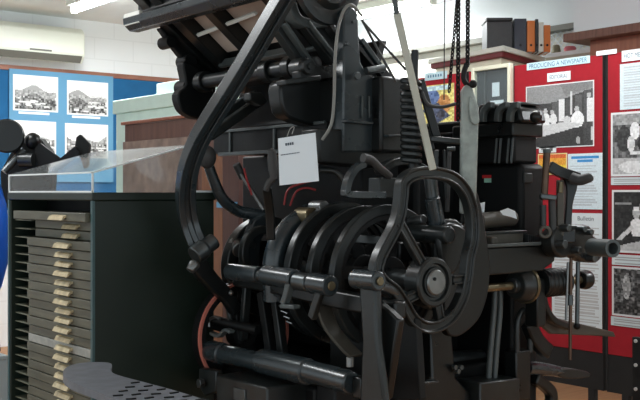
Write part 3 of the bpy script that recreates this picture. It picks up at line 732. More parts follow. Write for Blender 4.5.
# motor box
b = box(nb(), (1.90, U(267, 389, 1.90).y, .55), (2.16, U(216, 371, 1.90).y, U(267, 388, 1.90).z))
P('motor_box', b, 'black2', .006)
q = U(240, 392, 1.899); b = nb(); box(b, (1.895, q.y - .035, q.z - .03), (1.9, q.y + .035, q.z + .012)); P('maker_plate', b, 'dsteel', .003)
P('box_support', box(nb(), (1.94, U(262, 389, 1.90).y, .0), (2.12, U(222, 371, 1.90).y, .55)), 'dark', .006)
b = nb(); prism(b, [U(199, 368, 1.95), U(216, 371, 1.95), U(216, 392, 1.95), U(204, 396, 1.95), U(198, 385, 1.95)], (.03, 0, 0)); P('box_bracket', b, 'black2', .005)
c = U(203, 383, 1.94); P('bracket_bolt', cyl(nb(), c, c + Vector((-.02, 0, 0)), .018, n=6), 'dsteel', .002)
# flywheel with reddish rim
c = V(241, 334, 3.2)
o = P('flywheel', ringdisc(nb(), c, NV, .205, .17, .05, 64), 'dark', .004)
obj('rim_face', ringdisc(nb(), c + Vector((0, -.026, 0)), NV, .206, .196, .012, 64), 'flyr', o)
b = nb(); ringdisc(b, c, NV, .05, .02, .07, 32)
for k in range(5):
    a = 2 * PI * k / 5 + .3; bar(b, c + Vector((.04 * math.cos(a), 0, .04 * math.sin(a))), c + Vector((.175 * math.cos(a), 0, .175 * math.sin(a))), .03, .02, NV)
obj('flywheel_spokes', b, 'dark', o, .003)
# small lever above the cross shaft
b = nb(); tube(b, [U(210, 322, 2.02), U(216, 320, 2.02), U(235, 325, 2.04), U(258, 330, 2.06)], [.014, .018], 10); P('clutch_lever', b, 'dark', 0)
b = nb(); tube(b, [U(209, 327, 2.0), U(209, 320, 2.0), U(215, 317, 2.0), U(220, 319, 2.0)], .006, 8); P('lever_hook', b, 'steel', 0)
b = nb(); sweep(b, [U(212, 333, 2.0), U(220, 336, 2.0), U(226, 330, 2.0), U(232, 332, 2.0)], rc(.006, .012), NU, k=3); P('clip', b, 'greyp', .002)
for (x0, y0, x1, y1, w, m) in ((236, 300, 240, 345, .03, 'dark'), (247, 285, 243, 340, .025, 'black2'), (262, 292, 272, 360, .035, 'dark'), (276, 300, 284, 362, .03, 'black'), (226, 292, 232, 320, .02, 'greyp')):
    b = nb(); bar(b, U(x0, y0, 2.09), U(x1, y1, 2.09), w, .03, NU); P('connecting_link', b, m)
# curved guard under the cams
b = nb(); sweep(b, [U(322, 300, 2.1), U(330, 325, 2.12), U(345, 345, 2.14), U(356, 356, 2.16)], rc(.006, .03), NU, k=5); P('chute', b, 'pedal', .002)
b = nb(); prism(b, [U(330, 300, 2.2), U(415, 318, 2.2), U(420, 400, 2.2), U(330, 400, 2.2)], (.03, 0, 0)); P('drip_guard', b, 'dark')

# --- rocking arm from the shaft boss down to the floor rail
c = U(368, 280, 1.97)
P('arm_boss', cyl(nb(), c + Vector((0, -.05, 0)), c + Vector((0, .06, 0)), .030, n=28), 'arm', .005)
P('boss_pin', cyl(nb(), c + Vector((0, -.058, 0)), c + Vector((0, -.05, 0)), .013), 'brass', .002)
b = nb(); prism(b, [c + Vector((-.0, -.03, -.0)), c + Vector((0, .045, 0)), U(362, 340, 1.97), U(359, 412, 1.97), U(386, 418, 1.97), U(376, 340, 1.97)], (.03, 0, 0)); P('rocking_arm', b, 'black2', .008)
b = nb(); prism(b, [U(374, 300, 2.02), U(388, 310, 2.02), U(398, 320, 2.02), U(386, 400, 2.02), U(380, 400, 2.02)], (.03, 0, 0)); P('arm_web', b, 'black', .006)
b = nb(); cyl(b, U(372, 284, 1.99), V(432, 306, 2.4), .016); P('link_rod', b, 'dsteel', .002)

# --- hand wheel
VH = 2.30
loop = [(403, 182), (413, 174.5), (430, 172.5), (450, 177), (463, 189), (470, 206), (472.5, 225), (472, 240), (468, 257), (466, 275), (462, 295), (453, 313), (440, 324), (425, 327), (412, 319), (403, 304), (394, 291), (382, 281.5), (376, 271), (379, 257), (386, 243), (394, 228), (399, 212), (401, 196)]
b = nb(); sweep(b, [V(x, y, VH) for x, y in loop], ib(.0195, .017, .55, .5), NV, k=5, closed=True)
hw = P('hand_wheel', b, 'black2', .003)
for (a, c) in (((398, 222), (424, 268)), ((452, 280), (467, 278)), ((418, 293), (405, 300)), ((436, 300), (440, 322))):
    b = nb(); sweep(b, [V(*a, VH), V(*c, VH)], ib(.016, .012, .5, .5), NV, k=0); obj('spoke', b, 'black2', hw, .003)
hc = V(431, 282, VH)
b = nb(); lathe(b, hc, (0, -1, 0), [(-.04, 0), (-.04, .08), (.016, .08), (.022, .074), (.022, .062), (.012, .058), (.012, .05), (.02, .048), (.02, 0)], 48); obj('hub', b, 'black2', hw)
b = nb(); lathe(b, hc, (0, -1, 0), [(.0, 0), (.0, .041), (.024, .041), (.028, .037), (.028, 0)], 40); obj('hub_cap', b, 'steel', hw)
b = nb(); cyl(b, hc + Vector((-.012, -.031, .012)), hc + Vector((-.012, -.026, .012)), .006, n=10); obj('set_screw', b, 'dark', hw)
# black cam plate behind the wheel
ol = [(446, 224), (456, 219), (466, 224), (471, 186), (479, 196), (486, 230), (490, 262), (489, 290), (481, 316), (468, 331), (456, 337), (447, 331), (444, 300), (440, 250)]
b = nb(); prism(b, smooth([V(x, y, 2.40) for x, y in ol], 3, True), (0, .035, 0)); P('cam_plate', b, 'black', .006)
b = nb(); prism(b, smooth([V(x, y, 2.37) for x, y in [(440, 235), (448, 224), (458, 224), (467, 232), (464, 252), (456, 272), (448, 272), (441, 255)]], 4, True), (0, .025, 0)); P('cam_cover', b, 'black', .008)
# steel post and horizontal cylinder seen through the wheel
b = nb(); cyl(b, V(430, 176, 2.46), V(437, 228, 2.46), .023); P('steel_post', b, 'dsteel', .003)
b = nb(); cyl(b, V(432, 198, 2.44), V(438, 228, 2.44), .028); P('post_sleeve', b, 'arm', .004)
b = nb(); cyl(b, U(392, 232, 2.42), U(450, 235, 2.42), .030); P('cross_cylinder', b, 'black2', .006)
b = nb(); cyl(b, U(405, 222, 2.44), U(424, 219, 2.44), .016); P('pin', b, 'steel', .003)
b = nb(); box(b, V(400, 262, 2.62), V(430, 240, 2.70)); P('inner_block', b, 'black', .006)

# --- vertical frame casting behind the wheel
b = nb(); prism(b, [V(345, 405, 2.9), V(352, 300, 2.9), V(350, 210, 2.9), V(480, 200, 2.9), V(480, 405, 2.9)], (0, .08, 0)); P('frame_casting', b, 'dark', .01)
b = nb(); prism(b, [V(430, 330, 2.5), V(452, 330, 2.5), V(456, 378, 2.5), V(470, 392, 2.5), V(470, 430, 2.5), V(395, 430, 2.5), V(398, 390, 2.5), V(432, 378, 2.5)], (0, .10, 0)); P('wheel_pedestal', b, 'black', .008)
b = nb(); cyl(b, V(398, 362, 2.72), V(485, 358, 2.72), .034); P('tie_bar', b, 'dsteel', .004)
b = nb(); bar(b, V(386, 387, 2.45), V(436, 381, 2.45), .008, .03, NV); P('ledge', b, 'arm', .002)
for k in range(3):
    c = V(453 + 3 * k, 367 + (k % 2) * 4, 2.49); P('bolt_head', cyl(nb(), c, c + Vector((0, -.015, 0)), .010, n=6), 'greyp', .001)
# --- right lower: bent tubes, inverted U bracket, pan
b = nb(); tube(b, [V(495, 288, 2.52), V(494, 310, 2.52), V(491, 345, 2.52), V(488, 385, 2.52)], .011, 10); P('bent_tube', b, 'greyp', 0)
b = nb(); tube(b, [V(500, 290, 2.52), V(500, 312, 2.52), V(497, 345, 2.52), V(494, 385, 2.52)], .011, 10); P('bent_tube', b, 'greyp', 0)
b = nb(); tube(b, [V(517, 352, 2.5), V(517, 325, 2.5), V(521, 312, 2.5), V(527, 311, 2.5), V(530, 325, 2.5), V(530, 352, 2.5)], .012, 10); P('loop_bracket', b, 'black2', 0)
b = nb(); prism(b, [V(516, 352, 2.49), V(531, 350, 2.49), V(531, 400, 2.49), V(517, 400, 2.49)], (0, .06, 0)); P('bracket_foot', b, 'black', .006)
b = nb(); prism(b, [V(480, 383, 2.46), V(520, 378, 2.46), V(520, 430, 2.46), V(480, 430, 2.46)], (0, .12, 0)); P('metal_pan', b, 'black2', .006)
b = nb(); tube(b, [V(526, 368, 2.54), V(542, 369, 2.54), V(556, 371, 2.54), V(566, 373, 2.54)], [.030, .018], 14); P('side_shaft', b, 'arm', 0)
b = nb(); prism(b, smooth([V(x, y, 2.52) for x, y in [(558, 369), (574, 369), (589, 372), (590, 377), (574, 379), (560, 377)]], 3, True), (0, .05, 0)); P('side_shelf', b, 'black2', .006)
b = nb(); sweep(b, [V(534, 378, 2.54), V(544, 385, 2.54), V(551, 394, 2.54), V(550, 410, 2.54)], rc(.022, .02), NV, k=5); P('curved_foot', b, 'black', .008)
b = nb(); prism(b, [V(538, 322, 2.56), V(556, 318, 2.56), V(590, 326, 2.56), V(614, 332, 2.56), V(616, 337, 2.56), V(600, 336, 2.56), V(575, 335, 2.56), V(552, 334, 2.56)], (0, .02, 0)); P('pedal_arm', b, 'pedal', .004)
b = nb(); sweep(b, [V(541, 294, 2.53), V(544, 308, 2.53), V(552, 320, 2.53), V(568, 327, 2.53)], rc(.014, .02), NV, k=5); P('curved_horn', b, 'black', .006)
b = nb(); sweep(b, [V(528, 322, 2.5), V(536, 340, 2.5), V(548, 352, 2.5)], rc(.03, .02), NV, k=4); P('pot_leg', b, 'black', .008)

# --- galley trough along the right with shafts below
VT = 2.42
a0 = V(480, 247, VT); a1 = V(555, 241.5, VT); zlo = V(480, 276, VT).z
b = nb(); prism(b, [Vector((a0.x - .08, VT, a0.z)), Vector((a1.x, VT, a0.z)), Vector((a1.x, VT, zlo + .035)), Vector((a1.x - .08, VT, zlo)), Vector((a0.x - .08, VT, zlo))], (0, .03, 0)); P('galley_front', b, 'black', .005)
P('galley_tray', box(nb(), (a0.x - .08, VT, a0.z - .012), (a1.x, VT + .3, a0.z - .002)), 'black2', .003)
P('galley_edge', box(nb(), (a0.x - .08, VT - .006, a0.z - .004), (a1.x, VT + .01, a0.z + .008)), 'greyp', .002)
q0 = V(484, 245, VT + .05); q1 = V(524, 230, VT + .05)
P('slide_block', box(nb(), (q0.x, VT + .05, a0.z - .002), (q1.x, VT + .15, q1.z)), 'pedal', .008)
P('slide_cap', box(nb(), (q0.x - .01, VT + .04, q1.z - .012), (q1.x + .008, VT + .16, q1.z)), 'black2', .004)
P('slide_lug', box(nb(), (q0.x + .01, VT + .02, a0.z - .002), (q0.x + .04, VT + .05, q1.z - .02)), 'pedal', .005)
b = nb(); cyl(b, V(478, 221, 2.52), V(513, 218, 2.52), .030); P('mold_cylinder', b, 'pedal', .006)
for k in range(9):
    x = q1.x + .012 + k * .012; P('rack_tooth', box(nb(), (x, VT + .04, a0.z - .002), (x + .006, VT + .14, a0.z + .035 - k * .002)), 'dsteel', 0)
VS = 2.46; zs = V(487, 288, VS).z
def xs(px): return V(px, 288, VS).x
P('feed_shaft', cyl(nb(), (xs(484), VS, zs), (xs(582), VS, zs), .015), 'brass', .002)
P('shaft_boss', cyl(nb(), (xs(511), VS, zs), (xs(517), VS, zs), .028), 'dsteel', .003)
P('pulley', lathe(nb(), (xs(515), VS, zs), NU, [(0, .02), (0, .05), (.03, .062), (.045, .066), (.06, .066), (.07, .045), (.075, .02)], 36), 'black2')
P('pulley_rim', ringdisc(nb(), (xs(525), VS, zs), NU, .071, .055, .014, 40), 'brass', .002)
P('worm_gear', lathe(nb(), (xs(538), VS, zs), NU, [(0, .02)] + [(.005 + .012 * k, .048 if k % 2 else .057) for k in range(13)] + [(.165, .02)], 32), 'black')
P('end_knob', lathe(nb(), (xs(580), VS, zs), NU, [(0, .01), (0, .034), (.03, .04), (.05, .036), (.055, 0)], 28), 'black')
P('shaft_hanger', box(nb(), (xs(531), VS - .03, zs - .16), (xs(540), VS + .03, zs + .02)), 'black', .005)
# vertical rods on the right
for (x0, y0, x1, y1, r, m) in ((571, 252, 570, 360, .0065, 'copper'), (578, 262, 577, 325, .0085, 'dsteel'), (568, 262, 566, 320, .005, 'steel')):
    b = nb(); cyl(b, V(x0, y0, 2.4), V(x1, y1, 2.4), r, n=12); P('vertical_rod', b, m, .001)
c = V(577, 326, 2.4); P('rod_knob', ball(nb(), c, .014), 'dark', 0)
c = V(570, 300, 2.4); P('rod_coupling', cyl(nb(), c + Vector((0, 0, -.02)), c + Vector((0, 0, .02)), .012, n=14), 'dsteel', .002)
# end assembly with pipe
b = nb(); prism(b, smooth([V(x, y, 2.36) for x, y in [(553, 236), (560, 226), (572, 224), (590, 226), (594, 236), (600, 240), (604, 252), (598, 262), (586, 262), (574, 256), (562, 258), (554, 250)]], 3, True), (0, .06, 0)); P('end_casting', b, 'black2', .008)
c0 = D(592, 247, 3.78); c1 = D(613, 248.5, 3.66)
ax = (c1 - c0)
b = nb(); lathe(b, c0, ax, [(0, .01), (0, .033), (ax.length, .033), (ax.length, .022), (ax.length - .05, .022), (ax.length - .05, 0)], 28); P('air_pipe', b, 'greyp', 0)
for (x, y, r) in ((564, 228, .014), (580, 229, .012), (587, 232, .012), (560, 244, .016), (575, 250, .014), (590, 258, .016)):
    c = V(x, y, 2.35); P('fitting', cyl(nb(), c + Vector((0, .02, 0)), c + Vector((0, -.025, 0)), r, n=10), 'dsteel', .002)
# --- upright cluster: copper pipe, levers
b = nb(); cyl(b, D(547, 150, 3.72), D(544, 200, 3.72), .013); P('copper_pipe', b, 'copper', .002)
b = nb(); cyl(b, D(547, 149, 3.72), D(547, 153, 3.72), .015); P('pipe_cap', b, 'greyp', .002)
b = nb(); bar(b, D(540, 196, 3.72), D(556, 198, 3.72), .02, .03, (CF[0], CF[1], 0)); P('pipe_clamp', b, 'dsteel', .004)
b = nb(); sweep(b, [D(549, 166, 3.76), D(560, 172, 3.76), D(572, 176, 3.74), D(578, 178, 3.72)], rc(.02, .018), (CF[0], CF[1], 0), k=4); P('hand_lever', b, 'black', .008)
b = nb(); tube(b, [D(572, 178, 3.72), D(580, 180, 3.7), D(588, 178, 3.68), D(590, 177, 3.68)], [.022, .017], 12); P('lever_knob', b, 'grip', 0)
b = nb(); prism(b, smooth([D(x, y, 3.76) for x, y in [(562, 175), (573, 176), (578, 185), (573, 205), (571, 238), (564, 238), (566, 205), (566, 186)]], 3, True), Vector((CF[0], CF[1], 0)) * .05); P('lever_bracket', b, 'black', .006)
b = nb(); bar(b, D(560, 180, 3.74), D(560, 236, 3.74), .026, .02, (CF[0], CF[1], 0)); P('guide_bar', b, 'pedal', .004)
b = nb(); cyl(b, D(552, 196, 3.73), D(553, 240, 3.73), .014); P('guide_rod', b, 'grip', .002)
b = nb(); bar(b, D(550, 238, 3.75), D(575, 236, 3.75), .05, .03, (CF[0], CF[1], 0)); P('guide_foot', b, 'black', .006)
b = nb(); cyl(b, D(561, 182, 3.73), D(560, 193, 3.73), .010); P('oil_glass', b, 'brass', .002)
b = nb(); ringdisc(b, D(545, 232, 3.70), (CF[0], CF[1], 0), .024, .012, .014, 28); P('ring_eye', b, 'pedal', .003)
b = nb(); cyl(b, D(543, 205, 3.71), D(543, 226, 3.71), .012); P('guide_rod', b, 'black2', .002)

# --- metal pot behind
P('pot_casing', box(nb(), (3.0, 2.53, U(500, 240, 3.0).z), (3.14, 3.05, U(500, 164, 3.0).z)), 'dark', .02)
P('pot_hood', box(nb(), (2.98, 2.55, U(500, 164, 3.0).z), (3.12, 3.05, U(500, 118, 3.0).z)), 'dark', .012)
b = nb(); prism(b, [U(470, 124, 2.96), U(474, 110, 2.96), U(480, 104, 2.96), U(512, 104, 2.96), U(519, 108, 2.96), U(522, 122, 2.96)], (.15, 0, 0)); P('pot_lid', b, 'black', .012)
P('lid_edge', box(nb(), (2.97, U(517, 100, 2.96).y, U(510, 104.5, 2.96).z), (3.10, U(484, 100, 2.96).y, U(510, 102, 2.96).z)), 'dsteel', .003)
P('pot_rim', box(nb(), (2.95, 2.53, U(510, 136, 2.95).z), (3.13, 2.85, U(510, 122, 2.95).z)), 'black', .006)
for (x0, x1) in ((483, 489), (498, 504), (510, 515)):
    b = nb(); sweep(b, [U(x0, 122, 2.94), U(x0 + 1, 112, 2.94), U(x1, 106, 2.94), U(x1 + 4, 105, 2.94)], rc(.012, .012), NU, k=4); P('lid_clip', b, 'greyp', .003)
for x in (497, 501, 509, 513):
    b = nb(); cyl(b, U(x, 138, 2.975), U(x - 2, 163, 2.975), .005, n=8); P('hood_rib', b, 'greyp', 0)
c = U(536, 117, 2.98); P('hinge_knob', ball(nb(), c, .024), 'black', 0)
q = U(487, 179, 2.998); P('red_label', box(nb(), (2.994, q.y - .022, q.z + .003), (2.999, q.y + .022, q.z + .016)), 'lab1', 0)
P('green_label', box(nb(), (2.994, q.y - .022, q.z - .014), (2.999, q.y + .012, q.z + .003)), 'lab2', 0)
q = V(527, 178, 2.53); P('raised_badge', box(nb(), (q.x - .025, 2.522, q.z - .02), (q.x + .025, 2.53, q.z + .02)), 'black2', .005)
# pale paper scraps glimpsed behind the tray belong to the bench; frame body between column and pot
b = nb(); box(b, (2.75, 2.85, .70), (3.15, 3.5, 1.42)); P('machine_body', b, 'dark', .02)
P('rear_dark_fill', box(nb(), (2.96, 2.78, 1.0), (3.0, 3.5, 1.60)), 'dark', .01)  # dark fill added to close the view behind wheel and spring
P('pot_dark_fill', box(nb(), (2.98, 2.56, .10), (3.13, 3.3, U(500, 240, 3.0).z)), 'dark', .012)  # dark mass added under the pot to cover the red board behind
for (x0, y0, x1, y1, w, m) in ((436, 150, 434, 215, .02, 'black2'), (444, 150, 446, 200, .012, 'black'), (449, 150, 447, 212, .016, 'grip'), (428, 130, 432, 150, .02, 'black')):
    b = nb(); bar(b, D(x0, y0, 3.6), D(x1, y1, 3.6), w, .02, (CF[0], CF[1], 0)); P('upright_link', b, m, .003)
b = nb(); cyl(b, D(447, 149, 3.59), D(455, 149, 3.59), .008, n=10); P('link_pin', b, 'dsteel', .001)

# --- tall frame column and its box
VCc = 2.75
b = nb(); prism(b, smooth([V(x, y, VCc) for x, y in [(344, 12), (348, 7), (354, 8), (358, 14)]], 2) + [V(359, 40, VCc), V(361, 62, VCc), V(366, 72, VCc), V(378, 78, VCc), V(378, 152, VCc), V(343, 152, VCc)], (0, .05, 0)); P('column', b, 'arm', .006)
b = nb(); box(b, (2.32, 2.80, V(350, 152, 2.8).z), (2.72, 3.05, V(350, 78, 2.8).z)); P('column_box', b, 'black', .008)
P('box_panel', box(nb(), (V(372, 90, 2.75).x, 2.70, V(380, 153, 2.75).z), (V(402, 90, 2.75).x, 2.80, V(385, 78, 2.75).z)), 'black', .012)
for x in (362, 369):
    b = nb(); bar(b, V(x, 96, 2.745), V(x, 118, 2.745), .006, .01, NV); P('rib', b, 'greyp', .002)
b = nb(); bar(b, V(344, 121, 2.74), V(371, 123.5, 2.74), .012, .03, NV); P('ledge', b, 'arm', .003)
b = nb(); bar(b, V(386, 136, 2.69), V(405, 135, 2.69), .008, .03, NV); P('ledge', b, 'arm', .002)
b = nb(); prism(b, [V(318, 128, 2.76), V(405, 132, 2.76), V(408, 160, 2.76), V(380, 168, 2.76), V(320, 163, 2.76)], (0, .10, 0)); P('frame_head', b, 'black', .008)
for (x, y, r, v) in ((356, 76, .014, 2.73), (352, 22, .006, 2.74), (346, 44, .006, 2.74), (372, 160, .008, 2.74)):
    c = V(x, y, v); P('bolt_head', cyl(nb(), c, c + Vector((0, -.012, 0)), r, n=12), 'dsteel', .001)
# slanted stay right of the column
b = nb(); bar(b, V(361, 40, 2.78), V(384, 72, 2.78), .02, .02, NV); P('stay', b, 'arm', .003)
b = nb(); cyl(b, V(366, 71, 2.74), V(384, 68, 2.74), .014); P('stay_pin', b, 'dsteel', .002)
for (x0, y0, x1, y1) in ((362, 20, 396, 82), (363, 22, 406, 70)):
    b = nb(); tube(b, [D(x0, y0, 3.56), D((x0 + x1) / 2 - 1, (y0 + y1) / 2 - 1, 3.56), D(x1, y1, 3.56)], .0045, 8); P('cable', b, 'grip', 0)
b = nb(); tube(b, [D(322, 140, 3.45), D(331, 125, 3.45), D(334, 100, 3.45), D(335, 60, 3.45), D(338, 30, 3.45), D(344, 10, 3.45), D(352, 5, 3.47), D(362, 16, 3.5)], .0055, 8); P('cable', b, 'wire', 0)
# coil spring and its post
b = nb()
hel = []
for k in range(12 * 13):
    a = 2 * PI * k / 12; hel.append(D(411, 78 + 85 * k / (12 * 13), 3.5) + Vector((math.cos(a) * .030, math.sin(a) * .030, 0)))
tube(b, hel, .0105, 7, 0); P('coil_spring', b, 'black2', 0)
b = nb(); cyl(b, D(415, 50, 3.5), D(412, 175, 3.5), .013); P('spring_post', b, 'black', .002)
b = nb(); tube(b, [D(422, 92, 3.48), D(428, 104, 3.48), D(442, 107, 3.48), D(458, 103, 3.48)], .006, 8); P('cable', b, 'grip', 0)
b = nb(); bar(b, D(420, 80, 3.52), D(438, 142, 3.55), .03, .02, (CF[0], CF[1], 0)); P('spring_stay', b, 'black', .004)
b = nb(); bar(b, D(430, 139, 3.5), D(462, 142, 3.5), .02, .04, (CF[0], CF[1], 0)); P('spring_shelf', b, 'black2', .004)
b = nb(); sweep(b, [V(378, 172, 2.62), V(392, 163, 2.62), V(408, 162, 2.62), V(424, 170, 2.62)], rc(.014, .02), NV, k=5); P('curved_rail', b, 'black2', .004)
# pale feed rod crossing in front
b = nb(); bar(b, D(397, 14, 3.08), D(433, 170, 3.1), .022, .018, (CF[0], CF[1], 0)); o = P('feed_rod', b, 'stick', .003); o['label'] = 'pale feed rod'
b = nb(); cyl(b, D(392, -22, 3.08), D(397, 16, 3.08), .009, n=12); P('rod_tip', b, 'greyp', .001)
# light edged loop handle under the box
b = nb(); sweep(b, [V(384, 195, 2.5), V(349, 194.5, 2.5), V(346, 190, 2.5), V(349, 178, 2.5), V(356, 168, 2.5), V(364, 164, 2.5)], rc(.011, .014), NV, k=5); P('loop_handle', b, 'arm', .004)
b = nb(); tube(b, [V(363, 158, 2.49), V(371, 160, 2.49), V(380, 168, 2.49), V(390, 176, 2.5)], [.016, .012], 10); P('trip_lever', b, 'grip', 0)
b = nb(); box(b, V(380, 198, 2.5), V(392, 178, 2.56)); P('trip_block', b, 'black2', .004)
b = nb(); tube(b, [D(320, 170, 3.6), D(336, 172, 3.6), D(346, 184, 3.6)], .012, 10); P('bent_arm', b, 'black2', 0)

# --- long curved elevator arm, left
VA = 3.13
path = [(206, 252), (196, 240), (189, 222), (186, 203), (186, 185), (190, 163), (199, 140), (213, 116), (232, 86), (252, 53), (270, 22), (283, 0), (296, -22)]
pa = [D(x, y, 3.66 - .42 * max(0, (215 - y)) / 237) for x, y in path]
ta = (pa[-1] - pa[5]).normalized(); na = Vector(NV) - ta * ta.dot(Vector(NV))
b = nb(); sweep(b, pa, ib(.031, .026, .30, .35), na, k=7, sc=(1.08, .92)); P('elevator_arm', b, 'arm', .005)
c = V(204, 250, VA - .03)
P('arm_clamp', lathe(nb(), V(194, 256, VA - .05), V(215, 240, VA - .05) - V(194, 256, VA - .05), [(0, 0), (0, .034), (.05, .036), (.055, .03), (.10, .03), (.105, 0)], 28), 'dsteel')
P('clamp_nut', lathe(nb(), V(190, 271, VA - .06), V(196, 262, VA - .06) - V(190, 271, VA - .06), [(0, 0), (0, .018), (.03, .022), (.04, .016), (.045, 0)], 8), 'steel')
b = nb(); sweep(b, [V(196, 262, VA), V(210, 280, VA), V(226, 296, VA), V(236, 312, VA)], rc(.035, .02), NV, k=5, sc=(1, .6)); P('arm_foot', b, 'black', .006)
c = V(231, 293, VA - .03); P('foot_pin', ball(nb(), c, .01), 'steel', 0)
# second curved tube
b = nb(); tube(b, [V(207, 160, 3.28), V(213, 178, 3.28), V(222, 198, 3.28), V(236, 210, 3.28), V(252, 214, 3.26), V(268, 216, 3.24)], [.020, .026], 12); P('curved_tube', b, 'arm', 0)
c = V(207, 157, 3.27); P('knuckle', ball(nb(), c, .036, (1, 1, 1.25)), 'grip', 0)
# starting handle
b = nb(); sweep(b, [D(271, 240, 3.5), D(270, 215, 3.48), D(268, 198, 3.45), D(267, 188, 3.42)], rc(.016, .012), (CF[0], CF[1], 0), k=4); P('starting_lever', b, 'black', .005)
b = nb(); tube(b, [D(266, 190, 3.42), D(269, 183, 3.41), D(273, 178, 3.4), D(273, 168, 3.4), D(272, 155, 3.4), D(271, 149, 3.4)], [.012, .010], 12); P('lever_neck', b, 'grip', 0)
b = nb(); lathe(b, D(274, 179, 3.4), D(271.5, 148, 3.4) - D(274, 179, 3.4), [(0, .0), (0, .012), (.03, .017), (.07, .018), (.095, .014), (.106, 0)], 18); P('lever_grip', b, 'grip', 0)
b = nb(); cyl(b, V(236, 164, 3.3), V(243, 178, 3.3), .016); P('rod_sleeve', b, 'grip', .003)
b = nb(); cyl(b, V(241, 174, 3.29), V(264, 210, 3.2), .008); P('thin_rod', b, 'steel', .001)
for pts in ([(284, 205), (288, 190), (300, 184), (312, 181)], [(290, 206), (296, 192), (306, 188), (316, 190)], [(252, 195), (247, 180), (244, 168)]):
    b = nb(); tube(b, [D(x, y, 3.7) for x, y in pts], .004, 6); o = P('red_wire', b, 'redw', 0)
# deck and beams under the magazine
ud = 2.30
b = nb(); prism(b, [(ud, U(213, 133, ud).y, U(213, 131, ud).z), (ud, 2.86, U(213, 131, ud).z), (ud, 2.86, U(213, 131, ud).z - .10), (ud, U(213, 133, ud).y, U(213, 131, ud).z - .10)], (.5, 0, 0)); P('magazine_deck', b, 'dark', .006)
P('deck_edge', box(nb(), (ud - .012, 2.86, U(213, 131, ud).z - .012), (ud, U(213, 133, ud).y, U(213, 131, ud).z)), 'greyp', .002)
P('deck_edge', box(nb(), (ud - .012, 2.9, U(213, 131, ud).z - .11), (ud, U(220, 133, ud).y, U(213, 131, ud).z - .095)), 'greyp', .002)
for px in (231, 275):
    y = U(px, 140, ud).y; P('deck_post', box(nb(), (ud - .008, y - .006, U(213, 131, ud).z - .1), (ud, y + .006, U(213, 131, ud).z)), 'greyp', .001)
P('lower_dark_fill', box(nb(), (2.55, 2.95, .72), (2.75, 3.78, U(213, 131, ud).z - .1)), 'dark', .01)  # dark panel added so the gaps below the deck stay black

# --- tilted magazine: plane through (2.386, y, 1.916) falling with slope -0.78
SL = .78; MU, MZ = 2.386, 1.916
nrm = Vector((SL, 0, 1)).normalized()           # upward normal
def mp(px, py, off=0):                           # pixel ray -> magazine plane (off = height above it)
    a, b_ = ray(px); s = (HOR - py) / F
    d = (MZ + SL * MU - H + off * math.sqrt(1 + SL * SL)) / (s + SL * a); return D(px, py, d)
def mpt(u, v, off=0): return Vector((u, v, MZ - SL * (u - MU))) + nrm * off
def mbar(nm, u0_, v0_, u1_, v1_, w, h, m='black', off=0, bev=.004):
    b = nb(); bar(b, mpt(u0_, v0_, off), mpt(u1_, v1_, off), w, h, nrm); return P(nm, b, m, bev)
vf, vn = 3.86, 2.90
ut, ubm = 1.98, 2.42
P('magazine_plate', prism(nb(), [mpt(ut, vf, .05), mpt(ut, vn, .05), mpt(ubm + .25, vn, .05), mpt(ubm + .25, vf, .05)], nrm * .04), 'dark', .004)
# beige panels seen from below, in two strips with a bar between
for a, c in ((3.49, 3.67), (3.13, 3.42)):
    P('matrix_panel', prism(nb(), [mpt(2.05, c, .044), mpt(2.05, a, .044), mpt(2.37, a, .044), mpt(2.37, c, .044)], nrm * .005), 'beige', .002)
for v, w in ((3.82, .07), (3.72, .05), (3.69, .03), (3.455, .06), (3.06, .05), (2.98, .03)):
    mbar('magazine_rail', ut - .02, v, ubm + .02, v, w, .06, 'black', .02)
mbar('cross_bar', MU, 3.70, MU, 2.98, .02, .04, 'greyp', .0)
mbar('cross_bar', ut, 3.86, ut, 2.9, .05, .06, 'dark', .02)
mbar('light_strip', 2.25, 3.68, 2.22, 3.2, .014, .012, 'bar', .005, .001)
mbar('cross_bar', 2.17, 3.74, 2.15, 3.3, .02, .03, 'greyp', .01)
# channel trough across the high end
tr0 = V(136, 27, 3.92); uq, zq = tr0.x, tr0.z
b = nb(); w_ = .055
prof = [(uq - w_, zq + .034), (uq - w_ * .95, zq + .006), (uq - w_ * .4, zq - .02), (uq + w_ * .4, zq - .02), (uq + w_, zq + .03), (uq + w_, zq + .06), (uq + w_ * .8, zq + .06), (uq + w_ * .75, zq + .03), (uq + w_ * .3, zq - .008), (uq - w_ * .3, zq - .008), (uq - w_ * .8, zq + .015), (uq - w_ * .85, zq + .034)]
rings(b, [[Vector((x, y, z)) for x, z in prof] for y in (3.94, 2.85)]); P('channel_trough', b, 'arm', .004)
P('trough_liner', box(nb(), (uq - .05, 3.80, zq + .0), (uq - .03, 3.938, zq + .052)), 'bar', .003)
q = V(150, 8, 3.88); b = nb(); box(b, (q.x - .05, 3.3, q.z - .03), (q.x + .09, 3.90, q.z + .04)); P('upper_channel', b, 'black', .006)
q = V(172, 6, 3.8); b = nb(); box(b, (q.x - .05, 2.9, q.z + .0), (q.x + .3, 3.82, q.z + .09)); P('upper_rail', b, 'dark', .006)
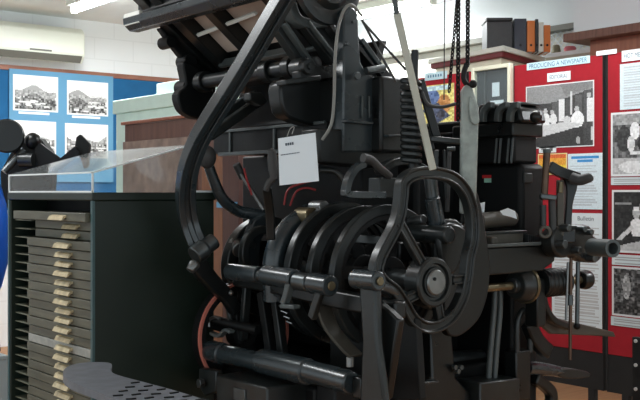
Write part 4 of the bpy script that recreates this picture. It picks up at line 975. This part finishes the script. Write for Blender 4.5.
# lugs along the far edge
for x, y, r in ((166, 43, .026), (185, 62, .030), (184, 88, .034)):
    c = V(x, y, 3.86); P('guard_lug', lathe(nb(), c, (0, 1, 0), [(-.05, 0), (-.05, r), (.03, r * 1.05), (.04, r * .7), (.04, 0)], 20), 'dark', 0)
b = nb(); prism(b, smooth([V(x, y, 3.80) for x, y in [(183, 62), (196, 66), (212, 84), (216, 116), (200, 119), (188, 115), (181, 108), (178, 94), (186, 84)]], 3, True), (0, .06, 0)); P('end_cheek', b, 'dark', .008)
b = nb(); prism(b, [V(160, 28, 3.84), V(180, 22, 3.84), V(216, 68, 3.84), V(216, 100, 3.84), V(192, 70, 3.84), V(176, 50, 3.84)], (0, .04, 0)); P('magazine_side', b, 'dark', .006)
# cross tube under the low end
c0 = V(197, 83, 3.80); b = nb(); cyl(b, c0, (c0.x, 2.95, c0.z), .030); P('cross_tube', b, 'black2', .004)
for v in (3.74, 3.25, 3.1): b = nb(); ringdisc(b, (c0.x, v, c0.z), NV, .046, .02, .05, 28); P('tube_collar', b, 'black', .004)
b = nb(); prism(b, [Vector((2.5, 3.82, 1.64)), Vector((2.5, 2.92, 1.64)), Vector((2.62, 2.92, 1.95)), Vector((2.62, 3.82, 1.95))], (.04, 0, 0)); P('back_guard', b, 'dark', .006)
# diagonal struts
for (a, c, v) in (((208, 137), (262, 99), 3.3), ((204, 126), (256, 94), 3.4)):
    b = nb(); sweep(b, [V(*a, v), V(*c, v)], rc(.018, .02), NV, k=0); P('strut', b, 'black2', .005)
b = nb(); prism(b, [V(250, 92, 3.2), V(262, 92, 3.2), V(268, 100, 3.2), V(262, 106, 3.2), V(250, 100, 3.2)], (0, .05, 0)); P('strut_bracket', b, 'black2', .006)
q = V(255, 90, 3.45); P('brass_piece', prism(nb(), [V(246, 86, 3.5), V(256, 92, 3.5), V(252, 97, 3.5), V(244, 92, 3.5)], (0, .02, 0)), 'copper', .002)
# rails and wheels to the right of the magazine
for (a, c, v, w, m) in (((274, 22), (308, 72), 2.96, .045, 'black2'), ((283, 24), (312, 66), 2.93, .014, 'greyp'), ((303, 24), (334, 64), 2.90, .030, 'black2'), ((306, 22), (336, 60), 2.88, .010, 'greyp'), ((324, 20), (346, 48), 2.88, .022, 'black2')):
    b = nb(); sweep(b, [V(*a, v), V(*c, v)], rc(w / 2, .02), NV, k=0); P('guide_rail', b, m, .003)
b = nb(); lathe(b, V(325, -14, 2.82), (0, -1, 0), [(0, 0), (0, .142), (.03, .142), (.035, .12), (.03, .09), (.05, .07), (.05, 0)], 48); P('distributor_wheel', b, 'black2', 0)
b = nb(); sweep(b, [V(288, 4, 2.9), V(294, 19, 2.9), V(306, 24, 2.9), V(324, 23, 2.9)], rc(.018, .03), NV, k=5); P('distributor_guard', b, 'greyp', .005)
c = V(306, 67, 2.88)
P('roller', lathe(nb(), c, (0, -1, 0), [(-.06, 0), (-.06, .036), (0, .036), (.004, .030), (.02, .026), (.02, .012), (.03, .010), (.03, 0)], 28), 'black2', 0)
b = nb(); bar(b, V(296, 78, 2.9), V(342, 68, 2.9), .05, .05, NV); P('roller_bar', b, 'black', .006)
b = nb(); prism(b, smooth([V(x, y, 2.92) for x, y in [(281, 82), (300, 79), (330, 78), (343, 80), (343, 124), (320, 126), (300, 122), (284, 112)]], 3, True), (0, .08, 0)); P('drive_casing', b, 'black', .01)
b = nb(); bar(b, V(281, 83, 2.9), V(316, 78, 2.9), .02, .06, NV); P('casing_rim', b, 'black2', .004)
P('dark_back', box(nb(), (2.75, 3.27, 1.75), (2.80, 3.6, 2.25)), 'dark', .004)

# ------------------------------------------------------------------ paper notice hanging on the machine
q0 = D(278, 138.5, 3.30); q1 = D(315.5, 132.5, 3.26); q2 = D(319, 181, 3.25); q3 = D(279.5, 185.5, 3.29)
t = thing('paper_notice', 'white printed paper notice hanging at the front of the machine', 'notice', (q0 + q2) / 2)
nn = Vector((CF[0], CF[1], 0))
obj('sheet', prism(nb(), [q0, q1, q2, q3], nn * .0015), 'white', t)
def onp(a, b_): return q0 * (1 - a) * (1 - b_) + q1 * a * (1 - b_) + q2 * a * b_ + q3 * (1 - a) * b_ - nn * .001
for (a, c, y, h) in ((.19, .42, .125, .055), (.06, .56, .35, .022)):
    n_ = 4 if a > .1 else 12
    b = nb()
    for k in range(n_):
        s0 = a + (c - a) * k / n_; s1 = a + (c - a) * (k + .78) / n_
        prism(b, [onp(s0, y), onp(s1, y), onp(s1, y + h), onp(s0, y + h)], -nn * .0004)
    obj('print_line', b, 'ink', t)
b = nb(); tube(b, [D(287, 137, 3.29), D(290, 129, 3.32), D(294, 127, 3.36), D(292, 134, 3.29)], .0018, 6); obj('hanging_wire', b, 'wire', t)

# ------------------------------------------------------------------ metal pig and its chains
t = thing('metal_pig', 'long grey ingot of type metal hanging from the chain hook', 'ingot', D(470, 215, 3.35))
b = nb(); prism(b, [D(462, 90, 3.35), D(466, 84, 3.35), D(472, 86, 3.35), D(479, 108, 3.35), D(478, 150, 3.35), D(476, 214, 3.35), D(461, 214, 3.35)], nn * .045); obj('ingot', b, 'pig', t, .006)
b = nb(); prism(b, smooth([D(x, y, 3.345) for x, y in [(471, 96), (475, 104), (479, 120), (476, 125), (471, 122), (469, 108)]], 3, True), -nn * .012); obj('cast_lump', b, 'pig', t, .005)
t = thing('chain_hook', 'dark steel hook between the hanging chain and the ingot', 'hook', D(468, 80, 3.35))
b = nb(); tube(b, [D(467, 64, 3.36), D(464, 72, 3.36), D(464, 80, 3.36), D(469, 86, 3.36), D(473, 84, 3.36)], .009, 8); obj('hook', b, 'dark', t)
b = nb(); ball(b, D(473, 84, 3.345), .014); obj('latch', b, 'dark', t)
def chain(nm, p0, p1, link, r, label, m='dark', kk=0):
    b = nb(); p0 = Vector(p0); p1 = Vector(p1); dd = (p1 - p0); n = max(2, int(dd.length / (link * .72))); t_ = dd.normalized(); x, y = frame(t_)
    for i in range(n):
        c = p0 + dd * ((i + .5) / n); s = x if i % 2 else y
        pts = [c + t_ * (math.cos(a) * link / 2) + s * (math.sin(a) * link * .28) for a in [2 * PI * k / 10 for k in range(10)]]
        tube(b, pts, r, 5, 0, True)
    return tag(obj(nm, b, m), label, 'chain', 'hanging chains')
zc_ = lambda px, d: D(px, HOR - (CEIL - H) * F / d, d)
chain('chain', zc_(469, 3.36), D(467.5, 66, 3.36), .022, .0036, 'black chain running straight down to the hook of the ingot')
chain('chain', zc_(459, 3.38), D(458, 120, 3.38), .022, .0036, 'black chain hanging left of the ingot chain')
chain('chain', D(459, -20, 3.4), D(449, 92, 3.45), .018, .0026, 'thin slack chain slanting down left of the other chains')
b = nb(); cyl(b, zc_(446.5, 3.5), D(444, 100, 3.5), .0022, n=6); tag(obj('cord', b, 'grip'), 'thin straight cord hanging left of the chains', 'cord')
# papers glimpsed behind the slide block
for pts, lb in (([(476, 216), (480, 203), (485, 202), (484, 218)], 'white paper scrap glimpsed just right of the ingot'), ([(500, 211), (508, 208), (515, 211), (517, 219), (511, 217), (503, 215)], 'white paper scrap glimpsed above the slide block')):
    b = nb(); prism(b, [D(x, y, 3.72) for x, y in pts], nn * .004); o = obj('paper_scrap', b, 'white'); tag(o, lb, 'paper', 'paper scraps')
